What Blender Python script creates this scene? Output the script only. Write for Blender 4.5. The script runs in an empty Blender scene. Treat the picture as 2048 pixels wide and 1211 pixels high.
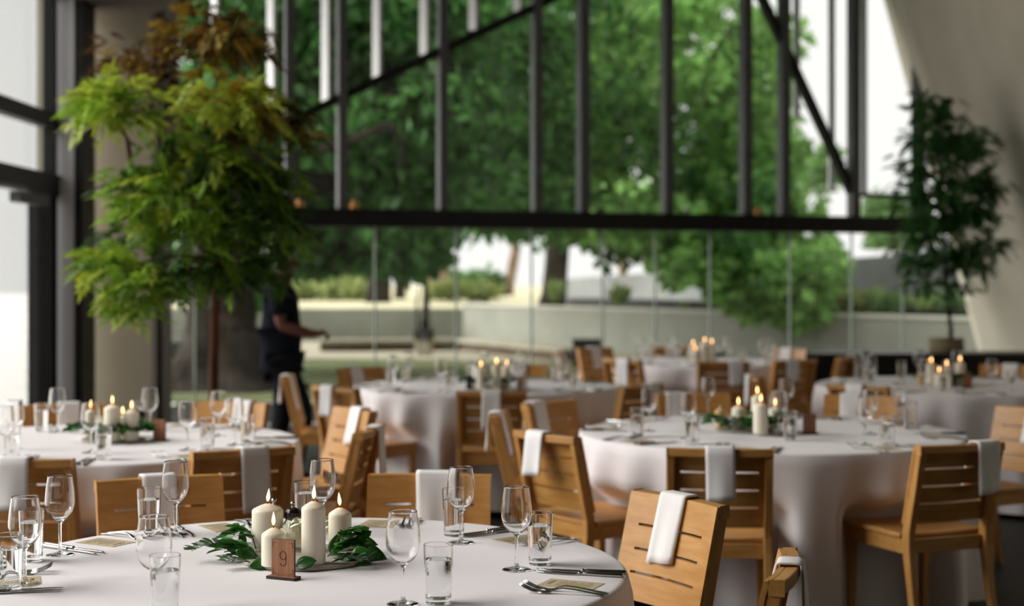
import bpy, math, random
from mathutils import Vector, Matrix
rnd = random.Random(7)
PI = math.pi
sc = bpy.context.scene
COL = sc.collection

# ------------------------------------------------------------------ camera
FP = 3027.0                 # focal length in pixels of the 2048 px wide frame
HZ = 555.0                  # horizon row
CZ = 1.466                  # eye height
cam_d = bpy.data.cameras.new('camera')
cam_d.sensor_width = 36.0
cam_d.lens = FP / 2048.0 * 36.0
cam_d.shift_y = -(605.5 - HZ) / 2048.0
cam_d.clip_end = 600
cam_d.dof.use_dof = True
cam_d.dof.focus_distance = 3.75
cam_d.dof.aperture_fstop = 2.3
cam = bpy.data.objects.new('camera', cam_d)
cam.location = (0, 0, CZ)
cam.rotation_euler = (PI / 2, 0, 0)
COL.objects.link(cam)
sc.camera = cam

# ------------------------------------------------------------------ sky, sun, exposure
w = bpy.data.worlds.new('world')
sc.world = w
w.use_nodes = True
w.node_tree.nodes['Background'].inputs[0].default_value = (1.0, 0.975, 0.965, 1)
w.node_tree.nodes['Background'].inputs[1].default_value = 1.35
sun_d = bpy.data.lights.new('sun', 'SUN')
sun_d.energy = 7.4
sun_d.angle = math.radians(50)
sun_d.color = (1.0, 0.965, 0.94)
sun = bpy.data.objects.new('sun', sun_d)
sun.rotation_euler = Vector((0.80, -0.05, -0.58)).to_track_quat('-Z', 'Y').to_euler()
sun.location = (-20, -8, 15)
COL.objects.link(sun)
sc.view_settings.view_transform = 'Standard'
sc.view_settings.look = 'None'
sc.view_settings.gamma = 1
sc.view_settings.exposure = 0.22
sc.view_settings.use_curve_mapping = False
cy = sc.cycles
cy.use_denoising = True
cy.max_bounces = 14
cy.diffuse_bounces = 5
cy.glossy_bounces = 5
cy.transmission_bounces = 12
cy.transparent_max_bounces = 20
cy.caustics_reflective = True
cy.caustics_refractive = True
cy.blur_glossy = 0.6
cy.sample_clamp_indirect = 6.0

# ------------------------------------------------------------------ coordinates
def P(px, py, d):
    return Vector(((px - 1024) * d / FP, d, CZ + (HZ - py) * d / FP))
def T(px, py, z=0.75):
    d = (CZ - z) * FP / (py - HZ)
    return Vector(((px - 1024) * d / FP, d, z))
def lin(c):
    c = c / 255.0
    return c / 12.92 if c <= 0.04045 else ((c + 0.055) / 1.055) ** 2.4
def rgb(r, g, b):
    return (lin(r), lin(g), lin(b), 1)

# ------------------------------------------------------------------ materials
def mat(name, color, rough=0.6, metal=0.0, spec=0.5, **kw):
    m = bpy.data.materials.new(name)
    m.use_nodes = True
    b = m.node_tree.nodes['Principled BSDF']
    b.inputs['Base Color'].default_value = color
    b.inputs['Roughness'].default_value = rough
    b.inputs['Metallic'].default_value = metal
    b.inputs['Specular IOR Level'].default_value = spec
    for k, v in kw.items():
        b.inputs[k.replace('_', ' ')].default_value = v
    return m
def noisy(m, scale, c1, c2, detail=4, mapping=(1, 1, 1), bump=0.0, coord='Object', lo=0.35, hi=0.65, island=0.0):
    nt = m.node_tree
    b = nt.nodes['Principled BSDF']
    tc = nt.nodes.new('ShaderNodeTexCoord')
    mp = nt.nodes.new('ShaderNodeMapping')
    mp.inputs['Scale'].default_value = mapping
    nz = nt.nodes.new('ShaderNodeTexNoise')
    nz.inputs['Scale'].default_value = scale
    nz.inputs['Detail'].default_value = detail
    cr = nt.nodes.new('ShaderNodeValToRGB')
    cr.color_ramp.elements[0].position = lo
    cr.color_ramp.elements[1].position = hi
    cr.color_ramp.elements[0].color = c1
    cr.color_ramp.elements[1].color = c2
    nt.links.new(tc.outputs[coord], mp.inputs[0])
    nt.links.new(mp.outputs[0], nz.inputs['Vector'])
    nt.links.new(nz.outputs[0], cr.inputs[0])
    out = cr.outputs[0]
    if island:
        g = nt.nodes.new('ShaderNodeNewGeometry')
        hs = nt.nodes.new('ShaderNodeHueSaturation')
        mr = nt.nodes.new('ShaderNodeMapRange')
        mr.inputs[3].default_value = 1 - island
        mr.inputs[4].default_value = 1 + island
        nt.links.new(g.outputs['Random Per Island'], mr.inputs[0])
        nt.links.new(mr.outputs[0], hs.inputs['Value'])
        nt.links.new(out, hs.inputs['Color'])
        out = hs.outputs[0]
    nt.links.new(out, b.inputs['Base Color'])
    if bump:
        bp = nt.nodes.new('ShaderNodeBump')
        bp.inputs['Strength'].default_value = bump
        bp.inputs['Distance'].default_value = 0.002
        nt.links.new(nz.outputs[0], bp.inputs['Height'])
        nt.links.new(bp.outputs[0], b.inputs['Normal'])
    return m
def wood(name, c1, c2, mapping, rough=0.38, rv=0.10):
    m = mat(name, c1, rough, spec=0.4)
    noisy(m, 5.0, c1, c2, 5, mapping, 0.05, lo=0.3, hi=0.7)
    nt = m.node_tree
    b = nt.nodes['Principled BSDF']
    src = b.inputs['Base Color'].links[0].from_socket
    oi = nt.nodes.new('ShaderNodeObjectInfo')
    mr = nt.nodes.new('ShaderNodeMapRange')
    mr.inputs[3].default_value = 1 - rv
    mr.inputs[4].default_value = 1 + rv
    hs = nt.nodes.new('ShaderNodeHueSaturation')
    nt.links.new(oi.outputs['Random'], mr.inputs[0])
    nt.links.new(mr.outputs[0], hs.inputs['Value'])
    nt.links.new(src, hs.inputs['Color'])
    nt.links.new(hs.outputs[0], b.inputs['Base Color'])
    return m
def leafmat(name, color, trans, rough=0.45, island=0.35, spec=0.4, tw=0.35):
    m = mat(name, color, rough, spec=spec)
    nt = m.node_tree
    b = nt.nodes['Principled BSDF']
    g = nt.nodes.new('ShaderNodeNewGeometry')
    def vary(c):
        hs = nt.nodes.new('ShaderNodeHueSaturation')
        hs.inputs['Color'].default_value = c
        mr = nt.nodes.new('ShaderNodeMapRange')
        mr.inputs[3].default_value = 1 - island
        mr.inputs[4].default_value = 1 + island
        nt.links.new(g.outputs['Random Per Island'], mr.inputs[0])
        nt.links.new(mr.outputs[0], hs.inputs['Value'])
        return hs.outputs[0]
    nt.links.new(vary(color), b.inputs['Base Color'])
    tr = nt.nodes.new('ShaderNodeBsdfTranslucent')
    nt.links.new(vary(trans), tr.inputs['Color'])
    mx = nt.nodes.new('ShaderNodeMixShader')
    mx.inputs[0].default_value = tw
    o = nt.nodes['Material Output']
    nt.links.new(b.outputs[0], mx.inputs[1])
    nt.links.new(tr.outputs[0], mx.inputs[2])
    nt.links.new(mx.outputs[0], o.inputs[0])
    return m
def pane_material(name, tint, refl):
    m = bpy.data.materials.new(name)
    m.use_nodes = True
    nt = m.node_tree
    nt.nodes.remove(nt.nodes['Principled BSDF'])
    tr = nt.nodes.new('ShaderNodeBsdfTransparent')
    tr.inputs[0].default_value = tint
    gl = nt.nodes.new('ShaderNodeBsdfGlossy')
    gl.inputs['Roughness'].default_value = 0.0
    lw = nt.nodes.new('ShaderNodeLayerWeight')
    lw.inputs['Blend'].default_value = 0.5
    pw = nt.nodes.new('ShaderNodeMath'); pw.operation = 'POWER'; pw.inputs[1].default_value = 4.0
    ma = nt.nodes.new('ShaderNodeMath'); ma.operation = 'MULTIPLY_ADD'
    ma.inputs[1].default_value = 0.8; ma.inputs[2].default_value = refl
    mx = nt.nodes.new('ShaderNodeMixShader')
    nt.links.new(lw.outputs['Facing'], pw.inputs[0])
    nt.links.new(pw.outputs[0], ma.inputs[0])
    nt.links.new(ma.outputs[0], mx.inputs[0])
    nt.links.new(tr.outputs[0], mx.inputs[1])
    nt.links.new(gl.outputs[0], mx.inputs[2])
    nt.links.new(mx.outputs[0], nt.nodes['Material Output'].inputs[0])
    return m

M = {}
M['oak'] = wood('oak_across', (0.45, 0.205, 0.05, 1), (0.58, 0.305, 0.098, 1), (1.2, 9, 9))
M['oak_up'] = wood('oak_upright', (0.43, 0.195, 0.048, 1), (0.55, 0.285, 0.09, 1), (9, 9, 1.2))
M['cloth'] = noisy(mat('table_linen', (0.83, 0.775, 0.79, 1), 0.75, spec=0.2, Sheen_Weight=0.15), 500, (0.81, 0.752, 0.768, 1), (0.855, 0.80, 0.815, 1), 2)
M['napkin'] = noisy(mat('napkin_linen', (0.84, 0.81, 0.81, 1), 0.85, spec=0.15), 700, (0.82, 0.79, 0.79, 1), (0.87, 0.84, 0.84, 1), 2, bump=0.1)
M['glass'] = mat('drinking_glass', (1, 1, 1, 1), 0.0, Transmission_Weight=1.0, IOR=1.45)
M['water'] = mat('water', (0.98, 1, 0.99, 1), 0.0, Transmission_Weight=1.0, IOR=1.33)
M['steel'] = mat('polished_steel', (0.46, 0.45, 0.43, 1), 0.12, 1.0)
M['wax'] = mat('ivory_wax', (0.86, 0.80, 0.66, 1), 0.5, spec=0.35, Subsurface_Weight=0.35, Subsurface_Scale=0.02)
M['wax'].node_tree.nodes['Principled BSDF'].inputs['Subsurface Radius'].default_value = (1.0, 0.7, 0.45)
M['wick'] = mat('burnt_wick', (0.02, 0.012, 0.01, 1), 0.9)
def flame_material():
    m = mat('candle_flame', (0, 0, 0, 1), 0.5)
    nt = m.node_tree
    b = nt.nodes['Principled BSDF']
    tc = nt.nodes.new('ShaderNodeTexCoord')
    sp = nt.nodes.new('ShaderNodeSeparateXYZ')
    cr = nt.nodes.new('ShaderNodeValToRGB')
    cr.color_ramp.elements[0].color = (0.9, 0.22, 0.04, 1)
    cr.color_ramp.elements[0].position = 0.0
    e = cr.color_ramp.elements.new(0.35); e.color = (1.0, 0.50, 0.17, 1)
    cr.color_ramp.elements[2].color = (1.0, 0.60, 0.26, 1)
    nt.links.new(tc.outputs['Generated'], sp.inputs[0])
    nt.links.new(sp.outputs[2], cr.inputs[0])
    nt.links.new(cr.outputs[0], b.inputs['Emission Color'])
    b.inputs['Emission Strength'].default_value = 6.5
    return m
M['flame'] = flame_material()
M['sign'] = wood('walnut_sign', (0.24, 0.095, 0.045, 1), (0.40, 0.18, 0.09, 1), (30, 6, 1.0), 0.5)
M['sign_edge'] = mat('dark_sign_edge', (0.02, 0.01, 0.008, 1), 0.6)  # near black sides against the wood tone of the face
M['engrave'] = mat('burnt_engraving', (0.085, 0.03, 0.018, 1), 0.7)
M['kraft'] = noisy(mat('kraft_card', (0.5, 0.39, 0.24, 1), 0.8), 300, (0.46, 0.36, 0.22, 1), (0.54, 0.43, 0.28, 1))
M['ink'] = mat('card_ink', (0.13, 0.09, 0.05, 1), 0.8)
M['slate'] = noisy(mat('grey_tray', (0.42, 0.38, 0.32, 1), 0.6), 30, (0.38, 0.34, 0.29, 1), (0.47, 0.42, 0.36, 1))
M['dark_wood'] = mat('dark_mill_wood', (0.018, 0.008, 0.007, 1), 0.22)
M['pale_wood'] = mat('pale_mill_wood', (0.55, 0.36, 0.15, 1), 0.35)
M['petal'] = mat('cream_petal', (0.86, 0.83, 0.66, 1), 0.7, Subsurface_Weight=0.2, Subsurface_Scale=0.01)
M['magnolia'] = leafmat('broad_green_leaf', (0.028, 0.115, 0.020, 1), (0.06, 0.24, 0.03, 1), 0.28, 0.4, 0.5, 0.2)
M['olive'] = leafmat('grey_green_leaf', (0.10, 0.16, 0.095, 1), (0.13, 0.22, 0.10, 1), 0.5, 0.45, 0.4, 0.2)
M['stem'] = mat('leaf_stem', (0.05, 0.07, 0.02, 1), 0.7)
M['floor'] = noisy(mat('dark_floor', (0.012, 0.010, 0.008, 1), 0.5, spec=0.25), 3, (0.010, 0.0085, 0.007, 1), (0.017, 0.0145, 0.0115, 1), mapping=(1, 8, 1))
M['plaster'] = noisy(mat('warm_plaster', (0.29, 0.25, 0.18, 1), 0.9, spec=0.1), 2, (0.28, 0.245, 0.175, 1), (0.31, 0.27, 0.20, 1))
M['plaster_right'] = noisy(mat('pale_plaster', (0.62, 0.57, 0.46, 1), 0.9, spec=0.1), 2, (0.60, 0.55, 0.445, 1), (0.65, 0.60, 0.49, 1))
M['wall_dark'] = mat('charcoal_plaster', (0.06, 0.055, 0.05, 1), 0.9, spec=0.1)
M['ceiling'] = mat('ceiling_paint', (0.16, 0.145, 0.12, 1), 0.9, spec=0.1)
M['black_frame'] = mat('black_frame', (0.010, 0.010, 0.010, 1), 0.5, spec=0.3)
M['grey_frame'] = mat('grey_frame', (0.68, 0.68, 0.70, 1), 0.45)
M['mullion'] = mat('mullion_grey', (0.10, 0.102, 0.102, 1), 0.5, spec=0.3)
M['fin'] = mat('white_fin', (0.88, 0.87, 0.87, 1), 0.5)
M['post'] = mat('post_painted_reflection', (0.82, 0.82, 0.85, 1), 0.5)  # paleness stands in for outdoor light reflected on this face
M['jamb'] = noisy(mat('brown_grey_jamb', (0.16, 0.14, 0.11, 1), 0.6), 40, (0.12, 0.105, 0.085, 1), (0.22, 0.19, 0.155, 1), mapping=(1, 1, 0.01))
M['pane'] = pane_material('window_glass', (0.825, 0.835, 0.825, 1), 0.03)
M['pane_edge'] = mat('glass_edge', (0.35, 0.42, 0.36, 1), 0.3)
M['brass'] = mat('brass', (0.55, 0.28, 0.10, 1), 0.3, 0.8)
M['grass'] = noisy(mat('lawn', (0.13, 0.17, 0.07, 1), 0.95, spec=0.1), 1.4, (0.09, 0.12, 0.048, 1), (0.165, 0.17, 0.088, 1), 6)
M['dry_grass'] = noisy(mat('dry_grass', (0.5, 0.45, 0.28, 1), 0.95, spec=0.1), 0.5, (0.50, 0.46, 0.28, 1), (0.72, 0.66, 0.48, 1), 6)
M['path'] = noisy(mat('gravel_path', (0.40, 0.36, 0.27, 1), 0.95, spec=0.1), 6, (0.34, 0.31, 0.23, 1), (0.46, 0.42, 0.33, 1), 6)
M['paving'] = noisy(mat('pale_paving', (0.8, 0.77, 0.74, 1), 0.9, spec=0.1), 1, (0.78, 0.75, 0.72, 1), (0.84, 0.81, 0.78, 1))
M['concrete'] = noisy(mat('concrete', (0.28, 0.285, 0.24, 1), 0.9, spec=0.15), 1.2, (0.255, 0.26, 0.22, 1), (0.305, 0.31, 0.265, 1), 6)
M['concrete_cap'] = mat('concrete_cap', (0.55, 0.54, 0.47, 1), 0.9, spec=0.15)
M['concrete_grey'] = noisy(mat('grey_concrete', (0.26, 0.27, 0.27, 1), 0.9, spec=0.15), 1.2, (0.24, 0.25, 0.25, 1), (0.29, 0.30, 0.30, 1))
M['trough'] = mat('dark_trough', (0.02, 0.022, 0.02, 1), 0.7)
M['bench'] = mat('weathered_timber', (0.09, 0.065, 0.035, 1), 0.8)
M['bark'] = noisy(mat('dark_bark', (0.025, 0.021, 0.016, 1), 0.95, spec=0.1), 4, (0.014, 0.012, 0.009, 1), (0.042, 0.035, 0.027, 1), 6, (1, 1, 0.25), 0.6)
M['bark_pale'] = noisy(mat('pale_bark', (0.30, 0.2, 0.13, 1), 0.95, spec=0.1), 4, (0.20, 0.12, 0.08, 1), (0.42, 0.31, 0.22, 1), 6, (1, 1, 0.25))
M['bark_red'] = noisy(mat('red_bark', (0.10, 0.035, 0.02, 1), 0.8, spec=0.2), 8, (0.075, 0.026, 0.014, 1), (0.15, 0.055, 0.03, 1), 5, (1, 1, 0.2))
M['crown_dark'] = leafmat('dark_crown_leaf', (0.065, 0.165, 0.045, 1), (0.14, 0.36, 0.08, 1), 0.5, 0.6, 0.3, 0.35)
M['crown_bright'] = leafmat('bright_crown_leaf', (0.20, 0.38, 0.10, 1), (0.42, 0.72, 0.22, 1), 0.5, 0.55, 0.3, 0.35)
M['shrub'] = leafmat('shrub_leaf', (0.10, 0.19, 0.065, 1), (0.2, 0.36, 0.11, 1), 0.6, 0.5, 0.3, 0.35)
M['shrub_yellow'] = leafmat('yellow_shrub_leaf', (0.27, 0.33, 0.12, 1), (0.4, 0.46, 0.16, 1), 0.6, 0.4, 0.3, 0.35)
M['reed'] = leafmat('reed_leaf', (0.24, 0.34, 0.11, 1), (0.36, 0.46, 0.16, 1), 0.6, 0.4, 0.3, 0.35)
M['ind_green'] = leafmat('indoor_leaf_green', (0.15, 0.27, 0.025, 1), (0.28, 0.48, 0.04, 1), 0.45, 0.35, 0.35, 0.35)
M['ind_lime'] = leafmat('indoor_leaf_lime', (0.34, 0.41, 0.045, 1), (0.5, 0.6, 0.06, 1), 0.45, 0.3, 0.35, 0.35)
M['ind_gold'] = leafmat('indoor_leaf_gold', (0.27, 0.17, 0.02, 1), (0.36, 0.22, 0.02, 1), 0.5, 0.35, 0.3, 0.3)
M['ind_brown'] = leafmat('indoor_leaf_brown', (0.10, 0.05, 0.014, 1), (0.15, 0.07, 0.015, 1), 0.55, 0.4, 0.3, 0.25)
M['ind_dark'] = leafmat('indoor_leaf_dark', (0.035, 0.08, 0.012, 1), (0.07, 0.15, 0.015, 1), 0.5, 0.4, 0.3, 0.25)
M['slim_leaf'] = leafmat('slim_tree_leaf', (0.032, 0.10, 0.022, 1), (0.07, 0.22, 0.035, 1), 0.5, 0.5, 0.3, 0.3)
M['burlap'] = noisy(mat('burlap', (0.22, 0.17, 0.09, 1), 0.95), 60, (0.17, 0.13, 0.07, 1), (0.28, 0.22, 0.13, 1), 3, bump=0.4)
M['dark_unit'] = mat('black_lacquer', (0.010, 0.008, 0.007, 1), 0.5, spec=0.3)
M['unit_top'] = mat('dark_unit_top', (0.030, 0.026, 0.022, 1), 0.4, spec=0.3)
M['skin'] = mat('skin', (0.10, 0.035, 0.022, 1), 0.6, spec=0.3)
M['navy'] = noisy(mat('navy_cotton', (0.005, 0.007, 0.011, 1), 0.9, spec=0.1), 60, (0.004, 0.0055, 0.009, 1), (0.007, 0.009, 0.014, 1))
M['black_cotton'] = mat('black_cotton', (0.006, 0.007, 0.010, 1), 0.9, spec=0.15)
M['hair'] = mat('black_hair', (0.006, 0.005, 0.005, 1), 0.7, spec=0.2)

# ------------------------------------------------------------------ mesh helpers
class MB:
    def __init__(s):
        s.v = []; s.f = []; s.mi = []; s.sm = []
    def add(s, vs, fs, mi=0, smooth=False):
        o = len(s.v)
        s.v += [tuple(p) for p in vs]
        for f in fs:
            s.f.append([i + o for i in f]); s.mi.append(mi); s.sm.append(smooth)
    def box(s, x0, x1, y0, y1, z0, z1, mx=None, mi=0):
        vs = [Vector(p) for p in ((x0, y0, z0), (x1, y0, z0), (x1, y1, z0), (x0, y1, z0), (x0, y0, z1), (x1, y0, z1), (x1, y1, z1), (x0, y1, z1))]
        if mx is not None: vs = [mx @ p for p in vs]
        s.add(vs, [(0, 3, 2, 1), (4, 5, 6, 7), (0, 1, 5, 4), (1, 2, 6, 5), (2, 3, 7, 6), (3, 0, 4, 7)], mi)
    def hexa(s, lo, hi, mi=0):
        # two quads (same winding) joined into a solid
        s.add(list(lo) + list(hi), [(3, 2, 1, 0), (4, 5, 6, 7), (0, 1, 5, 4), (1, 2, 6, 5), (2, 3, 7, 6), (3, 0, 4, 7)], mi)
    def bar(s, a, b, wx, wy, side=None, mi=0):
        a, b = Vector(a), Vector(b)
        d = (b - a).normalized()
        sd = Vector(side) if side else (Vector((1, 0, 0)) if abs(d.x) < 0.9 else Vector((0, 1, 0)))
        n = d.cross(sd).normalized(); sd = n.cross(d).normalized()
        q = lambda p: [p - sd * wx / 2 - n * wy / 2, p + sd * wx / 2 - n * wy / 2, p + sd * wx / 2 + n * wy / 2, p - sd * wx / 2 + n * wy / 2]
        s.hexa(q(a), q(b), mi)
    def lathe(s, prof, n=24, c=(0, 0, 0), mi=0, smooth=True, close=False, tight=True):
        if tight:
            pr = [prof[0]]
            for (r0, z0), (r1, z1) in zip(prof[:-1], prof[1:]):
                L = math.hypot(r1 - r0, z1 - z0)
                if L > 0.004:
                    e = min(0.2, 0.0012 / L)
                    pr += [(r0 + (r1 - r0) * e, z0 + (z1 - z0) * e), (r1 + (r0 - r1) * e, z1 + (z0 - z1) * e)]
                pr.append((r1, z1))
            prof = pr
        vs = []; fs = []
        rings = []
        for r, z in prof:
            if r < 1e-6:
                rings.append([len(vs)]); vs.append((c[0], c[1], c[2] + z))
            else:
                rings.append(list(range(len(vs), len(vs) + n)))
                for k in range(n):
                    a = 2 * PI * k / n
                    vs.append((c[0] + r * math.cos(a), c[1] + r * math.sin(a), c[2] + z))
        pairs = list(zip(rings[:-1], rings[1:]))
        if close: pairs.append((rings[-1], rings[0]))
        for A, B in pairs:
            for k in range(n):
                k2 = (k + 1) % n
                if len(A) == 1 and len(B) == 1: continue
                if len(A) == 1: fs.append((A[0], B[k2], B[k]))
                elif len(B) == 1: fs.append((A[k], A[k2], B[0]))
                else: fs.append((A[k], A[k2], B[k2], B[k]))
        s.add(vs, fs, mi, smooth)
    def tube(s, pts, rad, n=8, mi=0, cap=True):
        pts = [Vector(p) for p in pts]
        if not isinstance(rad, (list, tuple)): rad = [rad] * len(pts)
        vs = []; fs = []
        up = Vector((0.13, 0.31, 0.94)).normalized()
        for i, p in enumerate(pts):
            d = (pts[min(i + 1, len(pts) - 1)] - pts[max(i - 1, 0)]).normalized()
            a = d.cross(up)
            if a.length < 0.05: a = d.cross(Vector((1, 0, 0)))
            a.normalize(); b = d.cross(a).normalized()
            for k in range(n):
                t = 2 * PI * k / n
                vs.append(p + (a * math.cos(t) + b * math.sin(t)) * rad[i])
        for i in range(len(pts) - 1):
            for k in range(n):
                k2 = (k + 1) % n
                fs.append((i * n + k, i * n + k2, (i + 1) * n + k2, (i + 1) * n + k))
        if cap:
            fs.append(tuple(range(n - 1, -1, -1)))
            fs.append(tuple((len(pts) - 1) * n + k for k in range(n)))
        s.add(vs, fs, mi, True)
    def sheet(s, g, th, mi=0, smooth=True):
        # grid of points g[i][j] turned into a closed sheet of thickness th
        ni, nj = len(g), len(g[0])
        top = []; bot = []
        for i in range(ni):
            for j in range(nj):
                a = Vector(g[min(i + 1, ni - 1)][j]) - Vector(g[max(i - 1, 0)][j])
                b = Vector(g[i][min(j + 1, nj - 1)]) - Vector(g[i][max(j - 1, 0)])
                n = a.cross(b)
                n = n.normalized() if n.length > 1e-12 else Vector((0, 0, 1))
                top.append(Vector(g[i][j]) + n * th / 2); bot.append(Vector(g[i][j]) - n * th / 2)
        N = ni * nj
        fs = []
        for i in range(ni - 1):
            for j in range(nj - 1):
                a, b, c, d = i * nj + j, (i + 1) * nj + j, (i + 1) * nj + j + 1, i * nj + j + 1
                fs.append((a, b, c, d)); fs.append((d + N, c + N, b + N, a + N))
        per = [(i, 0) for i in range(ni)] + [(ni - 1, j) for j in range(1, nj)] + [(i, nj - 1) for i in range(ni - 2, -1, -1)] + [(0, j) for j in range(nj - 2, 0, -1)]
        ids = [i * nj + j for i, j in per]
        for k in range(len(ids)):
            a, b = ids[k], ids[(k + 1) % len(ids)]
            fs.append((b, a, a + N, b + N))
        s.add(top + bot, fs, mi, smooth)
    def leaf(s, base, d, n, L, W, bend=0.2, fold=0.15, mi=0, round_=0.5):
        d = Vector(d).normalized(); n = Vector(n)
        x = d.cross(n)
        if x.length < 1e-4: x = d.cross(Vector((0.3, 0.5, 0.8)))
        x.normalize(); n = x.cross(d).normalized()
        base = Vector(base)
        vs = [base]
        st = [(0.22, 0.62), (0.5, 1.0), (0.78, 0.68 + 0.2 * round_)]
        for t, wd in st:
            c = base + d * L * t - n * bend * L * t * t
            h = W / 2 * wd
            vs += [c - x * h + n * fold * h, c, c + x * h + n * fold * h]
        vs.append(base + d * L - n * bend * L)
        fs = [(0, 2, 1), (0, 3, 2), (1, 2, 5, 4), (2, 3, 6, 5), (4, 5, 8, 7), (5, 6, 9, 8), (7, 8, 10), (8, 9, 10)]
        s.add(vs, fs, mi, True)
    def build(s, name, mats, parent=None, loc=None):
        me = bpy.data.meshes.new(name)
        me.from_pydata(s.v, [], s.f)
        if not isinstance(mats, (list, tuple)): mats = [mats]
        for m in mats: me.materials.append(m)
        me.polygons.foreach_set('material_index', s.mi)
        me.polygons.foreach_set('use_smooth', s.sm)
        me.update()
        o = bpy.data.objects.new(name, me)
        COL.objects.link(o)
        if parent is not None: o.parent = parent
        if loc is not None: o.location = loc
        return o

def bevel(o, wd, seg=2):
    m = o.modifiers.new('soft_edges', 'BEVEL'); m.width = wd; m.segments = seg; m.limit_method = 'ANGLE'
    return o
def empty(name, loc=(0, 0, 0), rz=0.0):
    o = bpy.data.objects.new(name, None)
    o.empty_display_size = 0.05
    o.location = loc; o.rotation_euler = (0, 0, rz)
    COL.objects.link(o)
    return o
def tag(o, label, cat, group=None, kind=None):
    o['label'] = label; o['category'] = cat
    if group: o['group'] = group
    if kind: o['kind'] = kind
    return o
def struct(o):
    o['kind'] = 'structure'
    return o
def copy_tree(o, parent=None):
    c = o.copy(); COL.objects.link(c)
    if parent is not None: c.parent = parent
    for ch in list(o.children): copy_tree(ch, c)
    return c

# ------------------------------------------------------------------ setting: floor, walls, ceiling
m = MB(); m.box(-3.9, 6.6, -6, 17.8, -0.12, 0.0)
floor = struct(m.build('floor', M['floor']))
m = MB(); m.box(-4.1, 6.6, -3.0, 17.9, 5.2, 5.35)
struct(m.build('ceiling', M['ceiling']))
m = MB()
pl = [(-3.7, 12.9), (-3.05, 12.9), (-2.3, 12.05), (-1.9, 10.6), (-1.9, 9.5), (-3.7, 9.5)]
m.add([(x, y, 3.72) for x, y in pl] + [(x, y, 3.95) for x, y in pl], [tuple(range(5, -1, -1)), tuple(range(6, 12))] + [(i, (i + 1) % 6, (i + 1) % 6 + 6, i + 6) for i in range(6)])
struct(m.build('ceiling_soffit', M['ceiling']))
m = MB(); m.box(-4.05, -3.05, 12.9, 13.1, 0, 5.2)
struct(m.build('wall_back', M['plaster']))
m = MB()
for k, (a, b, yy) in enumerate(((-3.065, -3.02, 12.86), (-3.02, -2.985, 12.92), (-2.985, -2.945, 12.88))):
    m.box(a, b, yy, 13.1, 0, 5.2)
struct(m.build('trim_1', M['jamb']))
m = MB(); m.box(-4.1, 6.6, -3.15, -3.0, 0, 5.35)
struct(m.build('wall_front', M['wall_dark']))  # unseen wall, added to keep light off the camera-facing chair backs
# leaning wall at the right
def rw(z): return 5.56 - 0.27 * z
m = MB()
q = lambda y: [(rw(0), y, 0), (rw(0) + 0.4, y, 0), (rw(5.2) + 0.4, y, 5.2), (rw(5.2), y, 5.2)]
m.hexa(q(-2.0), q(17.5))
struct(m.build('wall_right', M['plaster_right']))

# left window wall (frames, panes, closer)
XL = -3.69
m = MB(); m.box(XL - 0.3, XL, -3.0, 1.6, 0, 5.2)
struct(m.build('wall_left', M['wall_dark']))  # solid stretch out of view, added to cut side light on chair backs
win = struct(empty('window_1', (XL, 6, 0)))
def rel(o, par):
    o.parent = par
    o.matrix_parent_inverse = Matrix.Translation(-Vector(par.location))
    return o
m = MB()
for y in (1.6, 3.2, 6.2, 9.1): m.box(XL - 0.06, XL + 0.02, y - 0.04, y + 0.04, 0, 5.2)
m.box(XL - 0.06, XL + 0.02, 11.72, 12.22, 0, 2.2)
m.box(XL - 0.06, XL + 0.02, 12.10, 12.22, 0, 5.2)
m.box(XL - 0.06, XL + 0.03, 1.6, 12.22, 4.9, 5.2)
m.box(XL - 0.08, XL + 0.02, 1.6, 12.22, 0.0, 0.08)
rel(m.build('window_frame', M['black_frame']), win)
m = MB(); m.box(XL - 0.06, XL + 0.03, 1.6, 12.25, 2.66, 2.78); m.box(XL - 0.06, XL + 0.03, 1.6, 12.25, 2.125, 2.295)
rel(m.build('transom', M['black_frame']), win)
m = MB(); m.box(-3.72, -3.545, 12.25, 12.6, 0, 5.2)
rel(m.build('grey_post', M['post']), win)
m = MB(); m.box(-3.545, -3.475, 12.25, 12.62, 0, 5.2)
rel(m.build('post_edge', M['black_frame']), win)
m = MB(); m.box(XL + 0.02, XL + 0.10, 11.05, 11.75, 2.02, 2.10); m.box(XL + 0.05, XL + 0.075, 10.7, 11.3, 2.13, 2.15)
rel(m.build('door_closer', M['mullion']), win)
ys = [1.64, 3.16, 3.24, 6.16, 6.24, 9.06, 9.14, 12.1]
for k in range(0, 8, 2):
    m = MB()
    m.box(XL - 0.03, XL - 0.02, ys[k], ys[k + 1], 0.08, 4.9)
    rel(m.build('pane', M['pane']), win)

# the glazed end wall, running from (-3.23, 14.3) to (5.6, 17.45)
A0 = Vector((-2.11, 14.7, 0)); AD = Vector((0.942, 0.335, 0)).normalized(); AN = Vector((AD.y, -AD.x, 0))
def wt(px):
    k = (px - 1024) / FP
    return (A0.y * k - A0.x) / (AD.x - AD.y * k)
def wp(px, py=None, off=0.0):
    p = A0 + AD * wt(px)
    z = 0 if py is None else CZ + (HZ - py) * p.y / FP
    return Vector((p.x, p.y, z)) + AN * off
def wbox(mb, t0, t1, z0, z1, n0, n1, mi=0):
    a = A0 + AD * t0; b = A0 + AD * t1
    q = lambda z: [Vector((p.x, p.y, z)) for p in (a + AN * n0, b + AN * n0, b + AN * n1, a + AN * n1)]
    mb.hexa(q(z0), q(z1), mi)
ZB0, ZB1 = 1.962, 2.14
T0, T1 = wt(338), wt(2060)
gl = struct(empty('window_2', (0.5, 15.6, 0)))
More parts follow.
